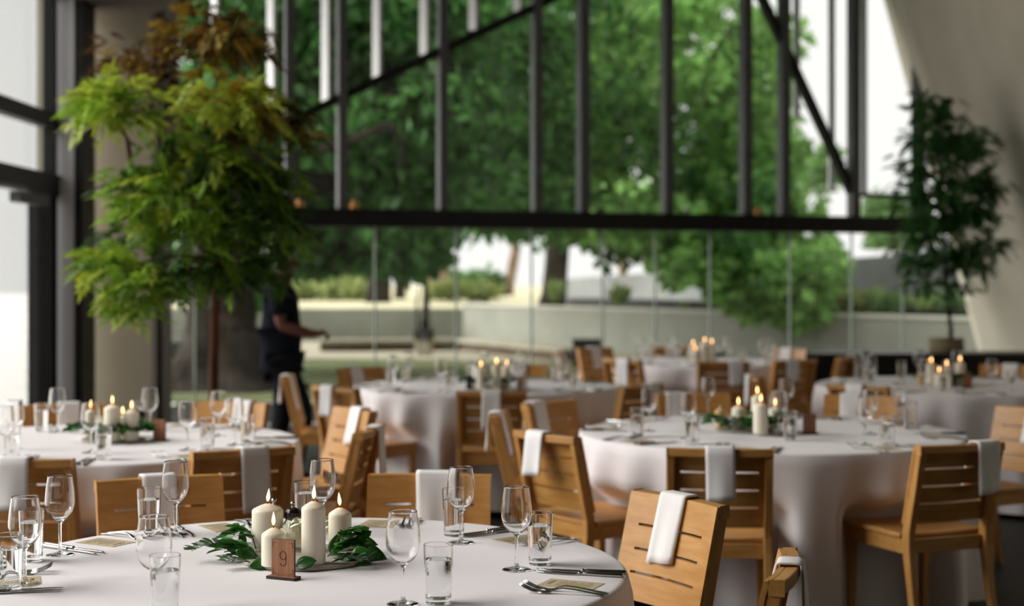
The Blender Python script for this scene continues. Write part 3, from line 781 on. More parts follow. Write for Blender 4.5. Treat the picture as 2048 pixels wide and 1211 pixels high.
# ------------------------------------------------------------------ tables
TB = {  # centre x, y, radius, words
    'A': (-0.518, 3.733, 0.80, 'number nine table'),
    'B': (-1.795, 6.62, 0.855, 'glass door table'),
    'C': (1.20, 7.04, 0.885, 'pale pepper mill table'),
    'D': (-0.172, 10.05, 0.875, 'walking person\'s table'),
    'E': (1.66, 12.97, 0.82, 'far window table'),
    'F': (2.95, 10.13, 0.90, 'slim tree table'),
}
TLOOK = {'A': 'white cloth on the closest round table, around the engraved nine sign', 'B': 'white cloth on the round table beside the glass door and indoor tree',
         'C': 'white cloth with deep folds on the round table with the pale pepper mill', 'D': 'shaded white cloth on the round table beside the walking person',
         'E': 'white cloth on the small far table against the glass wall', 'F': 'white cloth on the round table before the slim potted tree'}
def tablecloth(key):
    cx, cy_, R, words_ = TB[key]
    r = random.Random(ord(key) * 3)
    NA = 288
    nf = 21
    ph = [r.uniform(0, 2 * PI) for _ in range(5)]
    # irregular fold function
    pos = sorted(2 * PI * (k + r.uniform(-0.28, 0.28)) / nf for k in range(nf))
    amp = [r.uniform(0.6, 1.25) for _ in range(nf)]
    def F(a):
        v = 0
        for p_, am in zip(pos, amp):
            dd = (a - p_ + PI) % (2 * PI) - PI
            v += am * math.exp(-(dd / 0.095) ** 2)
        return v - 0.62
    Fa = [F(2 * PI * k / NA) for k in range(NA)]
    rings = [(0.05, 0.75, 0), (R * 0.5, 0.75, 0), (R * 0.9, 0.75, 0), (R - 0.012, 0.75, 0), (R - 0.003, 0.747, 0), (R + 0.003, 0.740, 0.0)]
    for k in range(1, 16):
        t = k / 15
        rings.append((R + 0.006 + 0.030 * t, 0.74 - 0.70 * t, 0.075 * t ** 0.55))
    vs = [(0, 0, 0.75)]; fs = []
    for ri, (rad, z, a_) in enumerate(rings):
        for k in range(NA):
            a = 2 * PI * k / NA
            tw = 0.03 * (z - 0.75) * math.sin(3 * a + ph[0])
            rr = rad + a_ * Fa[k] + 0.012 * a_ / 0.06 * math.sin(23 * a + ph[1])
            zz = z + (0.012 * math.sin(4 * a + ph[2]) * (0.75 - z))
            vs.append((rr * math.cos(a + tw), rr * math.sin(a + tw), zz))
    for k in range(NA): fs.append((0, 1 + k, 1 + (k + 1) % NA))
    for i in range(len(rings) - 1):
        for k in range(NA):
            k2 = (k + 1) % NA
            fs.append((1 + i * NA + k, 1 + (i + 1) * NA + k, 1 + (i + 1) * NA + k2, 1 + i * NA + k2))
    # seats pushed under the table press the hanging cloth inward
    for ck, cx_, cy2, fc, _, _ in chairs:
        if ck != key: continue
        f = Vector((fc[0], fc[1], 0)).normalized(); sd = Vector((f.y, -f.x, 0))
        o_ = Vector((cx_, cy2, 0)) - f * (pf(0, ZT) - 0.02) - Vector((cx, cy_, 0))
        for i, v in enumerate(vs):
            if v[2] > 0.56: continue
            dv = Vector((v[0], v[1], 0)) - o_
            lx, ly = dv.dot(sd), dv.dot(f)
            lim = 0.212 + 0.016 * (1.0 - Fa[(i - 1) % NA])
            if abs(lx) < 0.33 and -0.5 < ly < lim:
                k_ = min(1, (0.56 - v[2]) / 0.10); k_ = k_ * k_ * (3 - 2 * k_)
                w_ = min(1, (0.33 - abs(lx)) / 0.11); w_ = w_ * w_ * (3 - 2 * w_)
                p_ = (lim - ly) * k_ * w_
                vs[i] = (v[0] + f.x * p_, v[1] + f.y * p_, v[2])
    m = MB(); m.add(vs, fs, 0, True)
    o = m.build('tablecloth', M['cloth'], loc=(cx, cy_, 0))
    tag(o, TLOOK[key], 'tablecloth', 'white tablecloths')
    # the table under it
    t = tag(empty('round_table', (cx, cy_, 0)), 'round dining table under the cloth of the ' + words_, 'table', 'round tables')
    m = MB(); m.lathe([(0, 0.715), (R - 0.02, 0.715), (R - 0.008, 0.725), (R - 0.008, 0.74), (R - 0.02, 0.747), (0, 0.747)], 64); m.build('tabletop', M['oak'], t)
    m = MB(); m.lathe([(0, 0), (0.3, 0), (0.3, 0.03), (0.05, 0.06), (0.05, 0.715), (0, 0.715)], 24); m.build('pedestal', M['black_frame'], t)

# ------------------------------------------------------------------ chairs
def yl(z): return -0.205 - (z - 0.43) * 0.088 / 0.37
def curve(u): return -0.020 * (1 - (u / 0.2) ** 2)
def pf(u, z): return yl(z) + 0.026 + curve(u)          # front surface of the back panel
ZT = 0.81
def make_chair():
    root = empty('dining_chair')
    # seat, slightly dished
    g = []
    for i in range(9):
        u = -0.215 + 0.43 * i / 8
        g.append([(u * (1.0 - 0.03 * (1 - j / 8)), -0.185 + 0.385 * j / 8, 0.448 - 0.008 * (1 - (u / 0.215) ** 2) - 0.004 * (1 - j / 8)) for j in range(9)])
    m = MB(); m.sheet(g, 0.02); bevel(m.build('seat', M['oak'], root), 0.004)
    # back panel with three slits
    us = [-0.205 + 0.41 * k / 12 for k in range(13)]; us = sorted(set(us + [-0.150, 0.150]))
    zs = [0.495]
    H = ZT - 0.495
    for fr in (0.745, 0.525, 0.30):
        zc = ZT - fr * H; zs += [zc - 0.0042, zc + 0.0042]
    zs.append(ZT)
    def hole(i, j): return j in (1, 3, 5) and us[i] >= -0.1501 and us[i + 1] <= 0.1501
    vs = []; fs = []; idx = {}
    th = 0.013
    for s_ in (0, 1):
        for i, u in enumerate(us):
            for j, z in enumerate(zs):
                idx[(s_, i, j)] = len(vs); vs.append((u, pf(u, z) - th * s_, z))
    nI, nJ = len(us) - 1, len(zs) - 1
    solid = lambda i, j: 0 <= i < nI and 0 <= j < nJ and not hole(i, j)
    for i in range(nI):
        for j in range(nJ):
            if not solid(i, j): continue
            a, b, c, d = (i, j), (i + 1, j), (i + 1, j + 1), (i, j + 1)
            fs.append([idx[(0,) + p] for p in (d, c, b, a)])
            fs.append([idx[(1,) + p] for p in (a, b, c, d)])
            for (n_, e0, e1) in (((i, j - 1), a, b), ((i + 1, j), b, c), ((i, j + 1), c, d), ((i - 1, j), d, a)):
                if not solid(*n_):
                    fs.append([idx[(0,) + e0], idx[(0,) + e1], idx[(1,) + e1], idx[(1,) + e0]])
    m = MB(); m.add(vs, fs); m.build('backrest', M['oak'], root)
    # top rail behind the panel
    m = MB(); N = 12; vs = []; fs = []
    for i in range(N + 1):
        u = -0.205 + 0.41 * i / N
        f0 = pf(u, ZT) - th
        for y, z in ((f0, ZT - 0.03), (f0, ZT), (f0 - 0.030, ZT + 0.001), (f0 - 0.030, ZT - 0.03)):
            vs.append((u, y, z))
    for i in range(N):
        for k in range(4): fs.append((i * 4 + k, (i + 1) * 4 + k, (i + 1) * 4 + (k + 1) % 4, i * 4 + (k + 1) % 4))
    fs.append((3, 2, 1, 0)); fs.append(tuple(N * 4 + k for k in range(4)))
    m.add(vs, fs); bevel(m.build('top_rail', M['oak'], root), 0.003)
    # rear legs run up into the back
    for s_ in (-1, 1):
        m = MB(); prev = None; rings = []
        for z, y, dy, dx in ((0, -0.285, 0.030, 0.026), (0.2, -0.245, 0.036, 0.030), (0.40, -0.215, 0.046, 0.032), (0.46, yl(0.46) - 0.004, 0.046, 0.032), (0.62, yl(0.62) - 0.004, 0.042, 0.030), (0.778, yl(0.778) - 0.004, 0.036, 0.030)):
            x = s_ * (0.188 + (0.006 if z < 0.1 else 0))
            rings.append([(x - dx / 2, y - dy / 2, z), (x + dx / 2, y - dy / 2, z), (x + dx / 2, y + dy / 2, z), (x - dx / 2, y + dy / 2, z)])
        vs = [p for q_ in rings for p in q_]; fs = [(3, 2, 1, 0), tuple(len(vs) - 4 + k for k in range(4))]
        for i in range(len(rings) - 1):
            for k in range(4): fs.append((i * 4 + k, i * 4 + (k + 1) % 4, i * 4 + 4 + (k + 1) % 4, i * 4 + 4 + k))
        m.add(vs, fs); bevel(m.build('leg', M['oak_up'], root), 0.004)
        m = MB()
        x = s_ * 0.185
        m.hexa([(x - 0.014, 0.166, 0), (x + 0.014, 0.166, 0), (x + 0.014, 0.192, 0), (x - 0.014, 0.192, 0)], [(x - 0.02, 0.145, 0.436), (x + 0.02, 0.145, 0.436), (x + 0.02, 0.188, 0.436), (x - 0.02, 0.188, 0.436)])
        bevel(m.build('leg', M['oak_up'], root), 0.004)
        m = MB(); m.box(s_ * 0.19 - 0.011, s_ * 0.19 + 0.011, -0.195, 0.15, 0.375, 0.434); m.build('side_rail', M['oak'], root)
    m = MB(); m.box(-0.17, 0.17, 0.158, 0.178, 0.375, 0.434); m.build('front_rail', M['oak'], root)
    m = MB(); m.box(-0.17, 0.17, -0.215, -0.195, 0.375, 0.430); m.build('rear_rail', M['oak'], root)
    return root
def make_napkin(u0, width, front, back, skew, seed):
    r = random.Random(seed)
    path = []
    for k in range(9):
        t = 1 - k / 8
        path.append(('f', ZT - front * t))
    g = []
    NU = 9
    for i in range(NU):
        u = u0 - width / 2 + width * i / (NU - 1)
        row = []
        yb = pf(u, ZT)
        for k in range(9):
            t = 1 - k / 8; z = ZT + 0.003 - front * t
            row.append((u + skew * t, pf(max(-0.2, min(0.2, u + skew * t)), z) + 0.007 + 0.006 * t * math.sin(u * 60 + seed) + 0.004 * t, z - 0.012 * t * (i / (NU - 1) - 0.5)))
        row.append((u, yb + 0.004, ZT + 0.007))
        row.append((u, yb - 0.006, ZT + 0.009))
        row.append((u, yb - 0.040, ZT + 0.009))
        row.append((u, yb - 0.050, ZT + 0.006))
        for k in range(1, 9):
            t = k / 8
            row.append((u - skew * 0.6 * t, yb - 0.053 - 0.010 * t - 0.006 * t * math.sin(u * 50 + 2 * seed), ZT + 0.003 - back * t + 0.012 * t * (i / (NU - 1) - 0.5)))
        g.append(row)
    m = MB(); m.sheet(g, 0.006)
    return m
CH = []   # key, absolute back-top point or relative, facing or None, seat words, chair words
def face_to(key, x, y):
    cx, cy_, R, _ = TB[key]
    v = Vector((cx - x, cy_ - y, 0)); return v.normalized()
chairs = [
    # key, x, y (middle of the top rail), facing, seat place, chair look
    ('A', -1.165, 4.98, (0.42, -0.9), 'door-side rear', 'honey oak chair facing us behind the number nine table, on its door side'),
    ('A', -0.273, 5.06, (-0.05, -1), 'middle rear', 'honey oak chair facing us behind the candles of the number nine table'),
    ('A', 0.512, 4.52, (-0.845, -0.535), 'sunlit front', 'pale sunlit oak chair turned aside at the rim of the number nine table'),
    ('A', 0.635, 3.465, (-0.97, 0.25), 'corner', 'oak chair at the bottom edge showing only its curved top rail'),
    ('B', -1.79, 5.46, (0.02, 1), 'front', 'dark backed oak chair seen from behind at the glass door table'),
    ('B', -1.02, 5.78, (-0.5, 0.86), 'angled front', 'dark backed oak chair turned slightly, before the glass door table'),
    ('B', -0.605, 6.59, (-0.99, 0.14), 'aisle', 'oak chair seen side on at the aisle rim of the glass door table'),
    ('B', -0.77, 7.58, (-0.85, -0.53), 'sunlit rear', 'pale sunlit oak chair turned aside behind the glass door table'),
    ('B', -1.46, 7.98, (-0.35, -0.94), 'middle rear', 'pale oak chair facing us behind the wine glasses of the glass door table'),
    ('B', -2.33, 7.85, (0.38, -0.92), 'door-side rear', 'honey oak chair facing us behind the candles of the glass door table'),
    ('C', 0.797, 5.80, (0.1, 1), 'front', 'oak chair with its back square to us before the pale pepper mill table'),
    ('C', 1.775, 5.96, (-0.38, 0.92), 'dark front', 'near black backed oak chair with a lit edge at the pale pepper mill table'),
    ('C', 0.13, 6.37, (0.79, 0.61), 'door-side front', 'golden oak chair showing its curved back beside the pale pepper mill table'),
    ('C', -0.078, 7.31, (0.97, -0.1), 'door-side', 'oak chair seen edge on with a looped napkin near the pale pepper mill table'),
    ('C', 0.18, 8.02, (0.77, -0.64), 'door-side rear', 'brown oak chair with its shaded front behind the golden curved chair'),
    ('C', 1.02, 8.55, (0.1, -1), 'middle rear', 'oak chair facing us behind the pale pepper mill'),
    ('C', 1.95, 8.42, (-0.45, -0.89), 'wall-side rear', 'oak chair facing us behind the wine glasses of the pale pepper mill table'),
    ('C', 2.62, 7.62, (-0.88, -0.47), 'wall-side', 'pale sunlit oak chair cut by the frame beyond the pale pepper mill table'),
    ('D', -0.118, 8.75, (0, 1), 'front', 'oak chair with its back square to us before the walking person\'s table'),
    ('D', -1.08, 9.1, (0.69, 0.72), 'door-side front', 'oak chair turned inward just in front of the walking person\'s legs'),
    ('D', -1.51, 10.1, (0.995, 0.06), 'door-side', 'oak chair seen edge on against the walking person\'s legs'),
    ('D', -1.12, 11.05, (0.7, -0.7), 'door-side rear', 'dark brown oak chair facing us behind the walking person\'s table'),
    ('D', 0.06, 11.4, (-0.1, -1), 'middle rear', 'dark brown oak chair facing us behind the candles of the walking person\'s table'),
    ('D', 0.80, 9.2, (-0.76, 0.65), 'wall-side front', 'dark backed oak chair with a shining top rail at the walking person\'s table'),
    ('E', 0.40, 13.4, (0.99, -0.08), 'door-side', 'oak chair seen edge on with a white looped napkin near the far window table'),
    ('E', 0.76, 14.2, (0.6, -0.8), 'door-side rear', 'brown oak chair facing us behind the far window table, on its door side'),
    ('E', 0.87, 12.15, (0.74, 0.67), 'door-side front', 'brown oak chair turned inward before the far window table'),
    ('E', 1.66, 11.85, (0, 1), 'front', 'near black oak chair with slits, square to us before the far window table'),
    ('E', 2.27, 12.1, (-0.42, 0.9), 'angled front', 'brown oak chair tucked beside the near black chair of the far window table'),
    ('E', 2.80, 12.6, (-0.85, 0.5), 'wall-side front', 'black looking oak chair with a shining top rail beside the sideboard'),
    ('E', 2.55, 14.0, (-0.6, -0.8), 'wall-side rear', 'pale oak chair behind the glasses of the far window table'),
    ('E', 1.52, 14.35, (0.1, -1), 'middle rear', 'oak chair facing us behind the candles of the far window table'),
    ('F', 1.60, 10.1, (0.98, 0.05), 'door-side', 'oak chair seen edge on with a draped napkin beside the slim tree table'),
    ('F', 2.10, 9.22, (0.67, 0.74), 'door-side front', 'oak chair turned inward before the slim tree table'),
    ('F', 3.74, 11.4, (-0.5, -0.86), 'wall-side rear', 'oak chair facing us behind the candles of the slim tree table'),
]
nap_u = [0.0, 0.02, -0.015, 0.0, 0.0, 0.03, 0.02, 0.03, 0.06, 0.03, 0.0, 0.11, -0.02, 0.0, -0.10, -0.10, -0.06, 0.05, 0.0, -0.02, 0, -0.05, 0.0, 0.08, 0, 0, 0.05, 0.09, -0.05, 0.1, 0, 0.0, 0, 0, 0.02]
for k in TB: tablecloth(k)
proto = make_chair()
nap_cache = {}
SEATS = []
for i, (key, x, y, fc, place, look) in enumerate(chairs):
    c = proto if i == 0 else copy_tree(proto)
    f = Vector((fc[0], fc[1], 0)).normalized()
    rz = math.atan2(-f.x, f.y)                      # local +Y points along the facing
    back = pf(0, ZT) - 0.02
    loc = Vector((x, y, 0)) - f * back
    c.location = (loc.x, loc.y, 0); c.rotation_euler = (0, 0, rz)
    c['label'] = look; c['category'] = 'chair'; c['group'] = 'oak dining chairs with slatted backs'
    # napkin over the chair back (front face looks to +Y, so its picture-left is local +X)
    facing_us = f.y < 0
    u = nap_u[i] * (-1 if facing_us else 1)
    rr = random.Random(i + 50)
    wd = 0.112 if i != 1 else 0.13
    fr, bk = rr.uniform(0.17, 0.22), rr.uniform(0.17, 0.22)
    if i == 2: fr, bk, wd = 0.195, 0.16, 0.115
    if i == 3: wd = 0.075
    if i == 5: bk = 0.235
    n_ = make_napkin(u, wd, fr, bk, rr.uniform(-0.012, 0.012), i).build('napkin', M['napkin'])
    n_.location = c.location; n_.rotation_euler = c.rotation_euler
    tag(n_, 'folded white napkin draped over the %s chair of the %s' % (place, TB[key][3]), 'napkin', 'napkins draped over chair backs')
    cx, cy_, R, _ = TB[key]
    SEATS.append((key, math.atan2(x - cx, y - cy_), place))
extra = [('A', math.radians(-58), 'door-side'), ('A', math.radians(-104), 'door-side front'), ('C', math.radians(108), 'wall-side front'), ('F', math.radians(-40), 'door-side rear'), ('F', math.radians(5), 'middle rear'), ('F', math.radians(-175), 'front'), ('D', math.radians(70), 'wall-side'), ('D', math.radians(35), 'wall-side rear'), ('B', math.radians(-75), 'door-side')]
SEATS += extra

# ------------------------------------------------------------------ glassware
def smooth_prof(p, k=4):
    out = [p[0]]
    for i in range(len(p) - 1):
        a, b, c, d = p[max(i - 1, 0)], p[i], p[i + 1], p[min(i + 2, len(p) - 1)]
        for j in range(1, k + 1):
            t = j / k
            h = [0.5 * (2 * b[q] + (c[q] - a[q]) * t + (2 * a[q] - 5 * b[q] + 4 * c[q] - d[q]) * t * t + (3 * b[q] - a[q] - 3 * c[q] + d[q]) * t ** 3) for q in (0, 1)]
            out.append((max(0.0, h[0]), h[1]))
    out[-1] = p[-1]
    return out
def make_wine_glass():
    root = empty('wine_glass')
    out = [(0.0, 0.0), (0.033, 0.0), (0.0345, 0.0015), (0.030, 0.0035), (0.012, 0.007), (0.0052, 0.014), (0.0042, 0.03), (0.0042, 0.07), (0.0055, 0.083), (0.012, 0.090), (0.0235, 0.099), (0.0325, 0.113), (0.0372, 0.130), (0.0378, 0.145), (0.0360, 0.168), (0.0330, 0.190), (0.0308, 0.205)]
    inn = [(0.0299, 0.205), (0.0320, 0.190), (0.0350, 0.168), (0.0367, 0.145), (0.0361, 0.130), (0.0312, 0.113), (0.0220, 0.1005), (0.0110, 0.0935), (0.0, 0.0915)]
    bowl_o = out[8:]
    m = MB(); m.lathe(smooth_prof(out) + smooth_prof(inn), 40, tight=False); m.build('glass_body', M['glass'], root)
    return root
def make_tumbler(level):
    root = empty('water_glass')
    prof = [(0, 0), (0.0262, 0), (0.0275, 0.002), (0.0285, 0.02), (0.0330, 0.1285), (0.0328, 0.130), (0.0316, 0.130), (0.0270, 0.022), (0.0255, 0.012), (0.0, 0.0105)]
    m = MB(); m.lathe(prof, 36); m.build('glass_body', M['glass'], root)
    r1 = 0.0270 + (level - 0.022) * (0.0316 - 0.0270) / 0.108 - 0.0004
    m = MB(); m.lathe([(0, 0.0112), (0.0250, 0.0125), (0.0266, 0.022), (r1, level), (0, level)], 36); m.build('water', M['water'], root)
    return root
wine0 = make_wine_glass(); tumb0 = make_tumbler(0.098)
state = {'w': wine0, 't': tumb0}
first = {'w': True, 't': True}
def put_glass(kind, p, label, rz=0.0):
    o = state[kind] if first[kind] else copy_tree(state[kind])
    first[kind] = False
    o.location = p; o.rotation_euler = (0, 0, rz)
    tag(o, label, 'wine glass' if kind == 'w' else 'water glass', 'empty wine glasses' if kind == 'w' else 'tumblers of water')
ZTAB = 0.7504
for px, py, lb in ((120, 1109, 'empty wine glass at the door-side rim of the number nine table, before a napkin'),
                   (50, 1168, 'empty wine glass overlapping a water glass at the frame edge'),
                   (351, 1069, 'empty wine glass before the door-side rear chair of the number nine table'),
                   (308, 1222, 'big looking empty wine glass directly behind the lowest water glass'),
                   (806, 1208, 'empty wine glass beside the broad leaves, a leaf mirrored in it'),
                   (645, 1064, 'empty wine glass rising behind the tallest candle'),
                   (922, 1085, 'empty wine glass before the middle rear chair of the number nine table'),
                   (1033, 1139, 'empty wine glass at the knife tips of the corner seat')):
    p = T(px, py); put_glass('w', (p.x, p.y, ZTAB), lb)
for px, py, lb in ((18, 1181, 'water glass cut by the frame edge beside the forks'),
                   (62, 1121, 'water glass seen through a wine glass by the frame edge'),
                   (298, 1068, 'water glass before the door-side rear chair of the number nine table'),
                   (330, 1232, 'lowest water glass, standing before a big looking wine glass'),
                   (877, 1206, 'water glass beside the leaf mirroring wine glass'),
                   (610, 1053, 'water glass behind the tallest candle and the dark pepper mill'),
                   (908, 1070, 'water glass behind the wine glass at the middle rear seat'),
                   (1080, 1128, 'water glass reflecting forks, beside the corner seat wine glass')):
    p = T(px, py); put_glass('t', (p.x, p.y, ZTAB), lb, rnd.uniform(0, 3))
POSED = {
    'B': [('w', 115, 864), ('w', 300, 862), ('w', 181, 905), ('w', 437, 872), ('w', 470, 890), ('w', 375, 900), ('w', 30, 898), ('w', 10, 915),
          ('t', 83, 862), ('t', 207, 918), ('t', 278, 855), ('t', 415, 897), ('t', 496, 890), ('t', 24, 918)],
    'C': [('w', 1298, 862), ('w', 1376, 876), ('w', 1416, 833), ('w', 1573, 836), ('w', 1558, 872), ('w', 1740, 868), ('w', 1798, 850), ('w', 1730, 890),
          ('t', 1274, 873), ('t', 1384, 888), ('t', 1580, 880), ('t', 1548, 836), ('t', 1775, 892), ('t', 1820, 858)],
}
words_n = ['first', 'second', 'third', 'fourth', 'fifth', 'sixth', 'seventh', 'eighth', 'ninth', 'tenth']
for key, L in POSED.items():
    for kd in ('w', 't'):
        row = sorted([q_ for q_ in L if q_[0] == kd], key=lambda q_: q_[1])
        for k, (_, px, py) in enumerate(row):
            p = T(px, py)
            put_glass(kd, (p.x, p.y, ZTAB), '%s %s counted from the door on the %s' % (words_n[k], 'wine glass' if kd == 'w' else 'water glass', TB[key][3]), rnd.uniform(0, 3))

# ------------------------------------------------------------------ cutlery and cards
def make_fork():
    m = MB()
    def sec(y):
        # half width and height along the handle
        pts = [(0.045, 0.0125, 0.0035), (0.06, 0.0115, 0.0025), (0.072, 0.0065, 0.0045), (0.085, 0.0035, 0.0105), (0.10, 0.0032, 0.0135), (0.13, 0.0042, 0.0115), (0.17, 0.0062, 0.0055), (0.19, 0.0072, 0.003), (0.20, 0.0055, 0.0025)]
        return pts
    pts = sec(0)
    m.sheet([[(-h, y, z) for y, h, z in pts], [(0, y, z - 0.0008) for y, h, z in pts], [(h, y, z) for y, h, z in pts]], 0.0022)
    for k in range(4):
        x = -0.0105 + 0.007 * k
        m.sheet([[(x + s_ * 0.0018 * (1 if y > 0.006 else 0.5), y, z) for y, z in ((0.0, 0.020), (0.012, 0.0135), (0.03, 0.006), (0.048, 0.0035))] for s_ in (-1, 1)], 0.0018)
    return m.build('table_fork', M['steel'])
def make_knife():
    root = empty('table_knife')
    m = MB()
    pts = [(0.0, 0.0008), (0.012, 0.0055), (0.035, 0.0088), (0.085, 0.0092), (0.108, 0.0075), (0.115, 0.004)]
    m.sheet([[(-0.004, y, 0.0042) for y, h in pts], [(-0.004 + h * 1.7, y, 0.0034) for y, h in pts]], 0.0016); m.build('blade', M['steel'], root)
    m = MB(); m.tube([(0, 0.113, 0.005), (0, 0.117, 0.005), (0, 0.121, 0.0048), (0, 0.126, 0.0048), (0, 0.175, 0.0052), (0, 0.218, 0.0058), (0, 0.225, 0.0058)], [0.003, 0.0052, 0.003, 0.0046, 0.0052, 0.0058, 0.0045], 10)
    m.v = [(x * 1.25, y, z) for x, y, z in m.v]; m.build('handle', M['steel'], root)
    return root
def make_card(text):
    root = empty('menu_card')
    m = MB(); m.box(-0.044, 0.044, -0.0685, 0.0685, 0, 0.0008); m.build('card', M['kraft'], root)
    if text:
        m = MB(); r = random.Random(9)
        for k in range(12):
            h = r.uniform(0.016, 0.034); yy = 0.028 - k * 0.0072
            xx = -h
            while xx < h:
                w_ = r.uniform(0.003, 0.008); m.box(xx, min(h, xx + w_), yy - 0.0009, yy + 0.0009, 0.0008, 0.0010); xx += w_ + 0.0022
        m.tube([(-0.02, 0.046, 0.0011), (-0.012, 0.055, 0.0011), (-0.006, 0.044, 0.0011), (0.0, 0.054, 0.0011), (0.006, 0.045, 0.0011), (0.014, 0.052, 0.0011), (0.022, 0.046, 0.0011)], 0.0007, 5)
        m.build('printed_lines', M['ink'], root)
    return root
fork0, knife0, card0 = make_fork(), make_knife(), make_card(True)
used = set()
def put(proto_, name, p, rz, label, cat, group):
    o = proto_ if name not in used else copy_tree(proto_)
    used.add(name)
    o.location = p; o.rotation_euler = (0, 0, rz)
    return tag(o, label, cat, group)
POSED_GL = {'D', 'E', 'F'}
for key, th, place in SEATS:
    cx, cy_, R, words_ = TB[key]
    jr = random.Random(int(abs(th) * 1000) + ord(key))
    o = Vector((math.sin(th), math.cos(th), 0)); lf = Vector((o.y, -o.x, 0))   # occupant's left
    c = Vector((cx, cy_, 0))
    if key == 'A' and place == 'corner':
        th2 = math.radians(107)
        o = Vector((math.sin(th2), math.cos(th2), 0)); lf = Vector((o.y, -o.x, 0))
    rz = math.atan2(-o.x, o.y)                                               # local +Y outward
    ctr = c + o * (R - 0.115)
    at = lambda lat, ra: ctr + lf * lat + o * ra
    seat = '%s seat of the %s' % (place, words_)
    p = at(0.0, 0.0)
    put(card0, 'card', (p.x, p.y, ZTAB), rz + PI + jr.uniform(-0.15, 0.15), 'kraft menu card at the ' + seat, 'menu card', 'kraft menu cards')
    for k, lat in enumerate((0.080, 0.114)):
        p = at(lat, -0.09)
        put(fork0, 'fork', (p.x, p.y, ZTAB), rz + jr.uniform(-0.03, 0.03) + (0.03 if k else 0), '%s steel fork at the %s' % (('inner', 'outer')[k], seat), 'fork', 'steel table forks')
    for k, lat in enumerate((-0.118, -0.145)):
        p = at(lat, -0.125)
        put(knife0, 'knife', (p.x, p.y, ZTAB), rz + jr.uniform(-0.04, 0.04), '%s steel knife at the %s' % (('inner', 'outer')[k], seat), 'knife', 'steel table knives')
    if key in POSED_GL:
        p = at(-0.14 + jr.uniform(-0.03, 0.03), -0.18 + jr.uniform(-0.03, 0.03))
        put_glass('w', (p.x, p.y, ZTAB), 'empty wine glass at the ' + seat)
        p = at(-0.23 + jr.uniform(-0.02, 0.03), -0.17 + jr.uniform(-0.03, 0.03))
        put_glass('t', (p.x, p.y, ZTAB), 'water glass at the ' + seat)

# ------------------------------------------------------------------ centrepieces
def candle(p, rad, h, label, lean=0.0):
    e = tag(empty('pillar_candle', p), label, 'candle', 'lit ivory pillar candles')
    m = MB(); m.lathe([(0, 0), (rad, 0), (rad * 1.01, 0.004), (rad, h - 0.02), (rad * 0.97, h - 0.0158), (rad * 0.88, h - 0.0128), (rad * 0.5, h - 0.0055), (rad * 0.2, h - 0.001), (rad * 0.12, h - 0.0005), (0, h - 0.002)], 36)
    m.build('wax', M['wax'], e)
    m = MB(); m.tube([(0, 0, h - 0.003), (0.0006, 0, h + 0.005), (0.0014, 0, h + 0.010)], [0.0012, 0.0011, 0.0008], 6); wk = m.build('wick', M['wick'], e)
    m = MB(); m.lathe([(0, h + 0.004), (0.0030, h + 0.008), (0.0048, h + 0.014), (0.0044, h + 0.021), (0.0026, h + 0.029), (0.0009, h + 0.036), (0, h + 0.039)], 14)
    m.v = [(x + lean * max(0, z - h), y, z) for x, y, z in m.v]
    m.build('flame', M['flame'], wk)
def tray(p, R):
    m = MB(); m.lathe([(0, 0), (R * 0.97, 0), (R, 0.003), (R, 0.009), (R * 0.98, 0.011), (0, 0.011)], 48)
    return m.build('round_tray', M['slate'], loc=p)
def sprig(name, p, d, L, n, kind, label, seed, group='greenery around the candles', lift=0.02):
    r = random.Random(seed); m = MB(); d = Vector(d).normalized()
    side = d.cross(Vector((0, 0, 1))).normalized()
    pts = [d * L * t + Vector((0, 0, lift * math.sin(t * 2.6) + 0.006)) + side * 0.01 * math.sin(t * 4) for t in (0, 0.25, 0.5, 0.75, 1)]
    m.tube(pts, [0.0016, 0.0015, 0.0013, 0.001, 0.0006], 5, 1)
    for k in range(n):
        t = (k + 0.5) / n
        i_ = min(3, int(t * 4)); q_ = pts[i_].lerp(pts[i_ + 1], t * 4 - i_)
        sg = -1 if k % 2 else 1
        dd = d * r.uniform(0.5, 0.9) + side * sg * r.uniform(0.3, 0.9) + Vector((0, 0, r.uniform(-0.05, 0.55)))
        nn = Vector((r.gauss(0, 0.4), r.gauss(-0.2, 0.4), 1))
        if kind == 'olive': m.leaf(q_, dd, nn, r.uniform(0.030, 0.048), r.uniform(0.012, 0.017), 0.15, 0.2)
        elif kind == 'broad': m.leaf(q_, dd, nn, r.uniform(0.055, 0.085), r.uniform(0.030, 0.040), 0.25, 0.25, 0, 1.0)
        else: m.leaf(q_, dd, nn, r.uniform(0.036, 0.058), r.uniform(0.021, 0.030), 0.2, 0.2, 0, 0.8)
    for i_, v in enumerate(m.v):
        if v[2] < 0.002: m.v[i_] = (v[0], v[1], 0.002)
    o = m.build(name, [M['olive'] if kind == 'olive' else M['magnolia'], M['stem']], loc=p)
    return tag(o, label, 'greenery', group)
